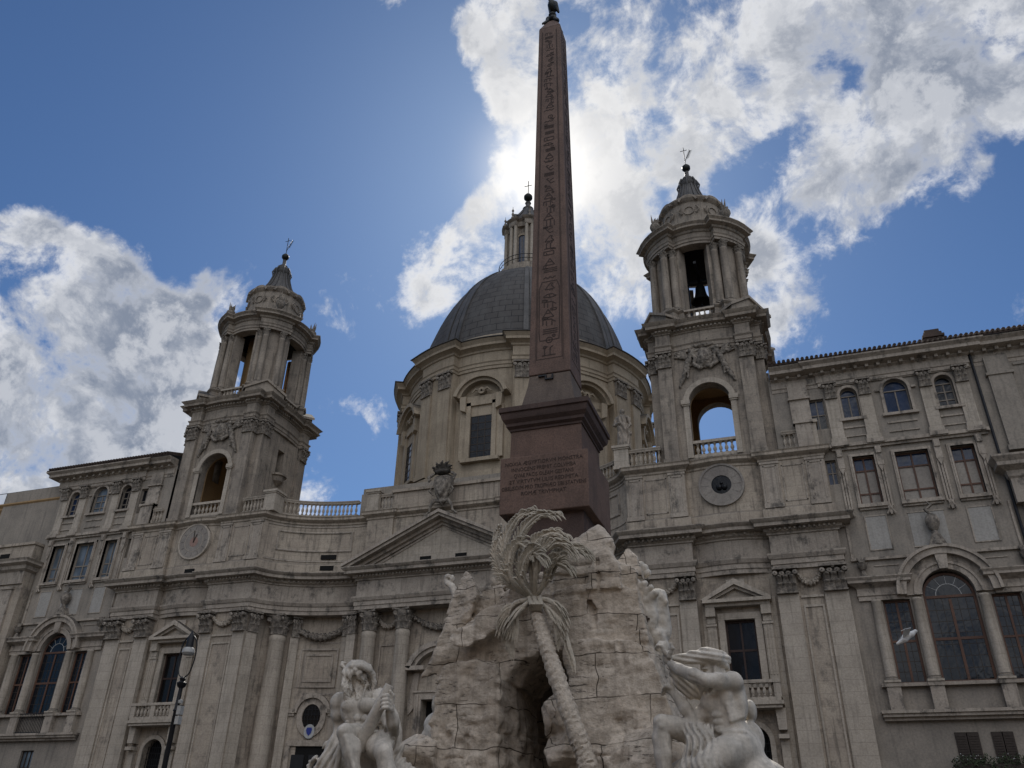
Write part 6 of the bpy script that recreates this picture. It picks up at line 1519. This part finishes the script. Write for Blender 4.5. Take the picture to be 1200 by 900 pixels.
    for i in range(14):     # scroll at his side
        a = i * .62; r_0 = .26 - .015 * i; S.ell(q(372 + 50 * r_0 * cos(a), 897 + 50 * r_0 * sin(a), -.05), (.055, .12, .055), .025)
    S.ell(q(430, 915, .3), (1.2, .5, .55), .15)
def lf(x, y, z):
    a = lobe(x, y, z, q(464, 860, .3), .8) * (x > q(455, 840)[0]); b_ = lobe(x, y, z, q(384, 890, .1), .5)
    hb = lobe(x, y, z, q(409, 812, -.25), .33) + lobe(x, y, z, q(433, 798, -.05), .26)
    return -.04 * (a + b_) * np.sin((x * 1.0 + .2 * np.sin(z * 3) + y * .4) * 36) - .012 * np.minimum(hb, 1) * np.sin((x + .12 * np.sin(z * 22)) * 90) + fbm(x, y, z, 3, 2) * .015
gl = figure('river_god_statue', 'bearded pale marble river god seated with a thick oar, left foot of the rock', (355, 985, 484, 762), Y0, (-1.35, .9), .02, left_god, lf, 1.3)
b = MB(); oar = [q(457, 803, -.76), q(446, 825, -.76), q(434, 849, -.62), q(421.5, 877, -.5)]
b.tube(spline(oar, 6), [.10 + .05 * i / 18 for i in range(19)], 20); b.build('oar', marble, gl, 60)

Y1 = -29.4
r_ = lambda x, y, d=0: p3(x, y, Y1 + d)
def right_god(S):
    S.ell(r_(865, 873, .1), (.40, .34, .30), .08); S.ell(r_(854, 854, .05), (.33, .26, .28), .1); S.ell(r_(846, 828, .05), (.38, .29, .38), .1); S.ell(r_(853, 807, .0), (.30, .25, .25), .08)
    S.ell(r_(868, 824, .0), (.13, .2, .3), .05); S.ell(r_(833, 823, -.13), (.20, .13, .17), .04); S.ell(r_(850, 815, -.22), (.13, .09, .2), .04)
    for i in range(5): S.cone(r_(852 + i * 1.2, 826 + 4.6 * i, -.27 + .01 * i), r_(866 + i * 1.2, 822 + 4.4 * i, -.12), .04, .03, .05)      # ribs
    for i in range(3):
        S.ell(r_(840 + i * 1.5, 838 + i * 8, -.2 + .015 * i), (.10, .06, .07), .015)
    S.ell(r_(858, 858, -.2), (.26, .12, .055), .03); S.ell(r_(860, 866, -.2), (.28, .13, .06), .03); groove(S, [r_(843, 862, -.38), r_(858, 862.5, -.37), r_(873, 857, -.22)], .016, .02); groove(S, [r_(846, 870, -.36), r_(862, 870.5, -.36), r_(878, 862, -.2)], .014, .02)
    S.ell(r_(879.5, 868, .28), (.25, .26, .34), .06); S.ell(r_(877, 884, .1), (.28, .28, .26), .08); groove(S, [r_(880, 862, -.02), r_(881, 884, -.1)], .02, .05)
    S.ell(r_(879.5, 833, .35), (.12, .18, .2), .05)
    S.chain([r_(866, 879, -.1), r_(846, 885, -.45), r_(825, 898, -.75)], [.30, .28, .21], .08); S.ell(r_(848, 876, -.46), (.28, .16, .11), .06); S.chain([r_(824, 899, -.76), r_(826, 925, -.7), r_(828, 960, -.65)], [.20, .18, .12], .05)
    S.chain([r_(834, 882, -.72), r_(829, 890, -.90), r_(822, 902, -.98)], [.03, .035, .03], .02)
    S.chain([r_(852, 873, .15), r_(815, 860, .0), r_(778, 849, -.24)], [.26, .24, .175], .08); S.ell(r_(775, 846, -.32), (.15, .15, .14), .03); S.ell(r_(775, 851, -.42), (.07, .07, .07), .03)
    S.chain([r_(776, 852, -.28), r_(774.5, 866, -.28), r_(777, 885, -.3), r_(780, 915, -.3), r_(782, 950, -.3)], [.155, .16, .155, .115, .085], .04); S.ell(r_(780, 870, -.2), (.12, .18, .26), .04); S.cone(r_(773, 856, -.42), r_(778, 900, -.42), .045, .045, .04); S.cone(r_(782, 950, -.3), r_(774, 958, -.6), .1, .08, .05)
    # raised arm across the face
    S.ell(r_(858, 799, -.15), (.20, .2, .19), .05); S.chain([r_(856, 799, -.18), r_(842, 798, -.4), r_(826, 796.5, -.58)], [.165, .15, .115], .04); S.ell(r_(842, 794.5, -.42), (.17, .13, .11), .03); S.ell(r_(841, 801, -.36), (.17, .12, .09), .03); S.ell(r_(826, 798, -.6), (.1, .1, .1), .03)
    S.chain([r_(825, 796.5, -.58), r_(812, 791.5, -.56), r_(797, 785, -.45), r_(787, 778.5, -.36)], [.12, .135, .11, .075], .03); S.ell(r_(782, 770, -.32), (.095, .07, .14), .03); groove(S, [r_(824, 800, -.7), r_(806, 792, -.68)], .012, .03)
    for i in range(4): S.chain([r_(779.5 + i * .8, 766, -.40 + .1 * i), r_(775 + i, 757 - i, -.45 + .1 * i), r_(770.5 + i, 756 - i, -.47 + .1 * i), r_(767 + i, 760, -.45 + .1 * i)], [.044, .042, .036, .024], .006)
    S.chain([r_(784, 769, -.42), r_(788, 760, -.46), r_(786, 754, -.46)], [.046, .038, .026], .015)
    S.chain([r_(836, 823, .1), r_(822, 837, .0), r_(811, 842, -.1)], [.17, .14, .115], .05); S.chain([r_(811, 842, -.1), r_(803, 830, -.15), r_(794, 818, -.15), r_(788, 811, -.15)], [.115, .12, .085, .06], .03); S.ell(r_(786, 808, -.15), (.08, .07, .09), .02)
    for i in range(4): S.chain([r_(786, 807 + i, -.2 + .06 * i), r_(780, 804 + 2 * i, -.25 + .06 * i), r_(776, 808 + 2 * i, -.2 + .06 * i)], [.036, .034, .022], .006)
    # neck, head, beard
    S.cone(r_(849, 805, 0), r_(839, 793, -.02), .16, .14, .05); S.ell(r_(833, 785, -.02), (.19, .22, .25), .03); S.cone(r_(823.5, 785.5, -.2), r_(821, 790, -.22), .024, .034, .012); S.ell(r_(826, 783.5, -.23), (.07, .05, .024), .012); S.ell(r_(828, 787.3, -.235), (.035, .035, .02), .008, mode='cut'); S.ell(r_(831, 790, -.22), (.07, .05, .06), .02)
    for i in range(6): S.chain([r_(821.5 + i * 3.2, 792 + i * .3, -.22 + .03 * i), r_(819 + i * 3.2 + (i % 2) * 2, 801, -.28 + .03 * i), r_(821 + i * 3.2 - (i % 2) * 2, 811 + (i % 2) * 3, -.2 + .03 * i)], [.05, .058, .015], .01)
    for i in range(4): S.chain([r_(838 + i * 2.6, 782, -.24 + .05 * i), r_(839 + i * 2.6 + (i % 2), 790, -.26 + .05 * i), r_(837.5 + i * 2.6, 797, -.2 + .05 * i)], [.045, .05, .02], .01)
    # cloth drawn over the head and streaming to the raised hand
    S.ell(r_(837, 773.5, .02), (.32, .28, .17), .04)
    for i in range(6):
        t = i / 5; S.chain([r_(852 - 2 * t, 783 - 3 * t, .0 - .1 * t), r_(845 - 3 * t, 766.5 + 11 * t, -.2 - .12 * (1 - abs(2 * t - 1))), r_(829, 761.5 + 14 * t, -.2 - .12 * (1 - abs(2 * t - 1))), r_(812, 766 + 9.5 * t, -.24 - .05 * t), r_(797, 769.5 + 6.5 * t, -.24), r_(783, 769.5 + 3.5 * t, -.24)], [.05, .06, .062, .05, .04, .026], .012)
    for i in range(5):
        t = i / 4; S.chain([r_(784, 773 + t, -.16), r_(788 + 5 * t, 790 - 3 * t, -.04), r_(796 + 9 * t, 805 - 8 * t, .02), r_(808 + 8 * t, 815 - 10 * t, .04), r_(826 + 2 * t, 816 - 10 * t, .06)], [.035, .055, .065, .07, .07], .015)
    # cloth across the lap
    for i in range(9):
        t = i / 8; e_ = 1 if i % 2 else .62; S.chain([r_(800 + 34 * t, 847 + 3 * t * t, -.22 - .14 * sin(pi * t)), r_(805 + 30 * t, 864 - 2 * t, -.38 - .12 * sin(pi * t)), r_(806 + 24 * t, 880, -.50 - .14 * sin(pi * t)), r_(798 + 22 * t, 900, -.50 - .14 * sin(pi * t)), r_(786 + 24 * t, 935, -.45)], [.028 * e_, .055 * e_, .06 * e_, .06 * e_, .05 * e_], .012)
    S.chain([r_(812, 852, -.1), r_(818, 876, -.25), r_(806, 910, -.25)], [.14, .2, .22], .08)
    S.ell(r_(850, 915, .2), (1.15, .6, .5), .15)
def rf(x, y, z):
    hd = np.minimum(lobe(x, y, z, r_(836, 770, -.1), .42) + lobe(x, y, z, r_(805, 772, -.2), .32), 1) * (z > r_(820, 780, 0)[2]); st = lobe(x, y, z, r_(802, 800, 0), .4) * (y > Y1 - .22)
    lap = lobe(x, y, z, r_(815, 876, -.62), .40)
    return -.028 * lap * np.sin((x * 1.1 + z * .22 + .06 * np.sin(z * 9)) * 50) - .015 * hd * np.sin((z + x * .20 - .15 * y) * 66) - .022 * st * np.sin((z + x * .95) * 48) + fbm(x, y, z, 3, 2) * .018 + fbm(x, y, z, 11, 1) * .006
figure('river_god_statue', 'muscular pale marble river god veiling his head, right foot of the rock', (752, 985, 905, 745), Y1, (-1.2, .95), .02, right_god, rf, 1.3)
Y2 = -25.6
s_ = lambda x, y, d=0: p3(x, y, Y2 + d)
def far_god(S):
    S.ell(s_(516, 828, 0), (.22, .22, .27), .04); S.chain([s_(520, 840, 0), s_(515, 860, 0), s_(512, 890, 0)], [.2, .36, .42], .1); S.ell(s_(522, 850, .3), (.6, .3, .4), .1)
    for i in range(5): t = i / 4; S.chain([s_(513 + 3 * t, 838 + 3 * t, -.1), s_(504 + 5 * t, 846 + 4 * t, -.2), s_(497 + 6 * t, 860 + 2 * t, -.22), s_(495 + 6 * t, 872, -.18), s_(500 + 5 * t, 885, -.1)], [.05, .06, .06, .06, .05], .015)
    for i in range(5): S.chain([s_(509 + 2.5 * i, 817, -.15), s_(508 + 2.5 * i, 826, -.2), s_(510 + 2.5 * i, 836, -.15)], [.04, .05, .03], .012)
figure('river_god_statue', 'pale marble figure with flying drapery, half hidden behind the rock near the door', (486, 908, 540, 808), Y2, (-.7, .8), .026, far_god, lambda x, y, z: fbm(x, y, z, 8) * .02)

# ================================================================= STREET LAMP AND GULL
lt = atZ(226, 739, 7.6); lx, ly = lt.x, lt.y
lp = thing('street_lamp', 'tall black iron street lamp with a looped arm and white box before the church', 'street lamp', (lx, ly, 0))
def zt(py):
    "height on the lamp axis seen at photo row py"
    lo_, hi_ = 0.0, 9.0
    for _ in range(40):
        m_ = (lo_ + hi_) / 2; d = Vector((lx, ly, m_)) - CAM; yy = 450 - FPX * d.dot(Uv) / d.dot(Fv)
        if yy > py: lo_ = m_
        else: hi_ = m_
    return lo_
z0, z1, z2, zb = zt(795), zt(745), zt(739), zt(829)
b = MB(); b.lathe([(.3, 0), (.3, .5), (.2, .7), (.16, 1.2), (.12, 1.4), (.085, 1.6), (.075, z0 - 1.0), (.10, z0 - .96), (.07, z0 - .9), (.06, z0 - .3), (.13, z0 - .24), (.16, z0 - .14), (.07, z0 - .08), (.10, z0), (.03, z0 + .06)], lx, ly, 14)
b.build('pole', iron, lp, 40)
b = MB(); H_ = z1 - z0
for q_ in (-1, 1): b.tube(spline([(lx, ly, z0), (lx + q_ * .20, ly, z0 + .12 * H_), (lx + q_ * .30, ly, z0 + .45 * H_), (lx + q_ * .27, ly, z0 + .8 * H_), (lx + q_ * .13, ly, z0 + .97 * H_), (lx, ly, z1)], 5), .022, 6)
b.lathe([(.05, z1 - .02), (.03, z1 + .05), (.05, z1 + .08), (.01, z2)], lx, ly, 8)
b.build('looped_arm', iron, lp, 40)
b = MB(); hz = zt(765); b.lathe([(.17, hz), (.12, hz + .22), (.11, hz + .5), (.05, hz + .62), (.03, z1)], lx, ly, 12); b.build('lamp_housing', iron, lp, 40)
b = MB(); b.lathe([(.01, hz - .08), (.15, hz - .07), (.2, hz), (.19, hz + .1), (.14, hz + .16)], lx, ly, 14); b.build('lamp_shade', white, lp, 40)
b = MB(); b.box(lx + .08, lx + .22, ly - .08, ly + .08, zb - .22, zb + .04); b.box(lx + .08, lx + .22, ly - .08, ly + .08, zb - .5, zb - .26); b.lathe([(.01, zb + .1), (.07, zb + .12), (.08, zb + .2), (.01, zb + .24)], lx + .1, ly, 8); b.build('camera_box', white, lp, 0)
gc = at(1061, 748, -27)
gu = thing('seagull', 'white seagull flying in front of the right palace window', 'bird', tuple(gc))
S = SDF((gc.x - .5, gc.y - .3, gc.z - .4), (gc.x + .5, gc.y + .3, gc.z + .4), .014)
S.chain([(gc.x - .17, gc.y, gc.z - .10), (gc.x - .02, gc.y, gc.z - .02), (gc.x + .14, gc.y, gc.z + .08), (gc.x + .22, gc.y, gc.z + .13)], [.03, .06, .05, .03], .03); S.ell((gc.x + .21, gc.y, gc.z + .14), (.035, .035, .03), .02); S.cone((gc.x + .23, gc.y, gc.z + .14), (gc.x + .28, gc.y, gc.z + .13), .012, .005, .01)
S.build('body', feath, gu)
b = MB()
for q_ in (-1, 1):
    b.add([(gc.x + .08, gc.y + q_ * .03, gc.z + .07), (gc.x - .06, gc.y + q_ * .03, gc.z + .0), (gc.x - .02, gc.y + q_ * .22, gc.z + .12), (gc.x + .12, gc.y + q_ * .24, gc.z + .16), (gc.x - .10, gc.y + q_ * .45, gc.z + .06), (gc.x - .02, gc.y + q_ * .42, gc.z + .10),
           (gc.x + .08, gc.y + q_ * .03, gc.z + .055), (gc.x - .06, gc.y + q_ * .03, gc.z - .012), (gc.x - .02, gc.y + q_ * .22, gc.z + .11), (gc.x + .12, gc.y + q_ * .24, gc.z + .15), (gc.x - .10, gc.y + q_ * .45, gc.z + .052), (gc.x - .02, gc.y + q_ * .42, gc.z + .092)],
          [(0, 1, 2, 3), (3, 2, 4, 5), (6, 7, 8, 9), (9, 8, 10, 11), (0, 1, 7, 6), (1, 2, 8, 7), (2, 4, 10, 8), (4, 5, 11, 10), (5, 3, 9, 11), (3, 0, 6, 9)])
b.build('wing', feath, gu, 0)

# ----------------------------------------------------------------- pieces: parts that were drawn together become objects of their own
def separate(o, gap=.12):
    me = o.data; n = len(me.vertices); par = list(range(n))
    def find(a):
        while par[a] != a: par[a] = par[par[a]]; a = par[a]
        return a
    for p in me.polygons:
        v = p.vertices; r = find(v[0])
        for k in v[1:]: par[find(k)] = r
    comp = {}
    for v in me.vertices: comp.setdefault(find(v.index), []).append(v.index)
    keys = list(comp); bb = []
    for k in keys:
        P = np.array([me.vertices[i].co[:] for i in comp[k]]); bb.append((P.min(0) - gap / 2, P.max(0) + gap / 2))
    lo = np.array([b_[0] for b_ in bb]); hi = np.array([b_[1] for b_ in bb]); m = len(keys); lab = -np.ones(m, int); c = 0
    for i in range(m):
        if lab[i] >= 0: continue
        st = [i]; lab[i] = c
        while st:
            a = st.pop(); hit = np.nonzero((lab < 0) & np.all(lo <= hi[a], 1) & np.all(hi >= lo[a], 1))[0]
            lab[hit] = c; st += list(hit)
        c += 1
    if c < 2: return
    vl = {}
    for i, k in enumerate(keys):
        for v in comp[k]: vl[v] = lab[i]
    kids = list(o.children)
    for g_ in range(c):
        idx = [v for v in range(n) if vl[v] == g_]; mp = {v: i for i, v in enumerate(idx)}
        F_ = [tuple(mp[v] for v in p.vertices) for p in me.polygons if vl[p.vertices[0]] == g_]
        m2 = mesh_of(o.name.split('.')[0], [me.vertices[v].co[:] for v in idx], F_, me.materials[0], 30)
        if g_ == 0: first = m2
        else:
            q_ = bpy.data.objects.new(o.name.split('.')[0], m2); col.objects.link(q_); q_.parent = o.parent; q_.location = o.location; q_.rotation_euler = o.rotation_euler
    o.data = first
SEP = ('attic_pilaster', 'pale_panel', 'balustrade_pier', 'vent_opening', 'sunk_panel', 'arched_window_surround', 'window_trim', 'door_panel', 'garland', 'raking_cornice', 'window_surround', 'blossom', 'glazing_bar_none', 'iron_cramp', 'upper_stage_wall', 'drum_pedestal', 'archivolt', 'belfry', 'facade_wall', 'door_surround')
for o in [o for o in bpy.data.objects if o.type == 'MESH' and o.name.split('.')[0] in SEP and o.name.split('.')[0] not in ('blossom', 'garland')]: separate(o)
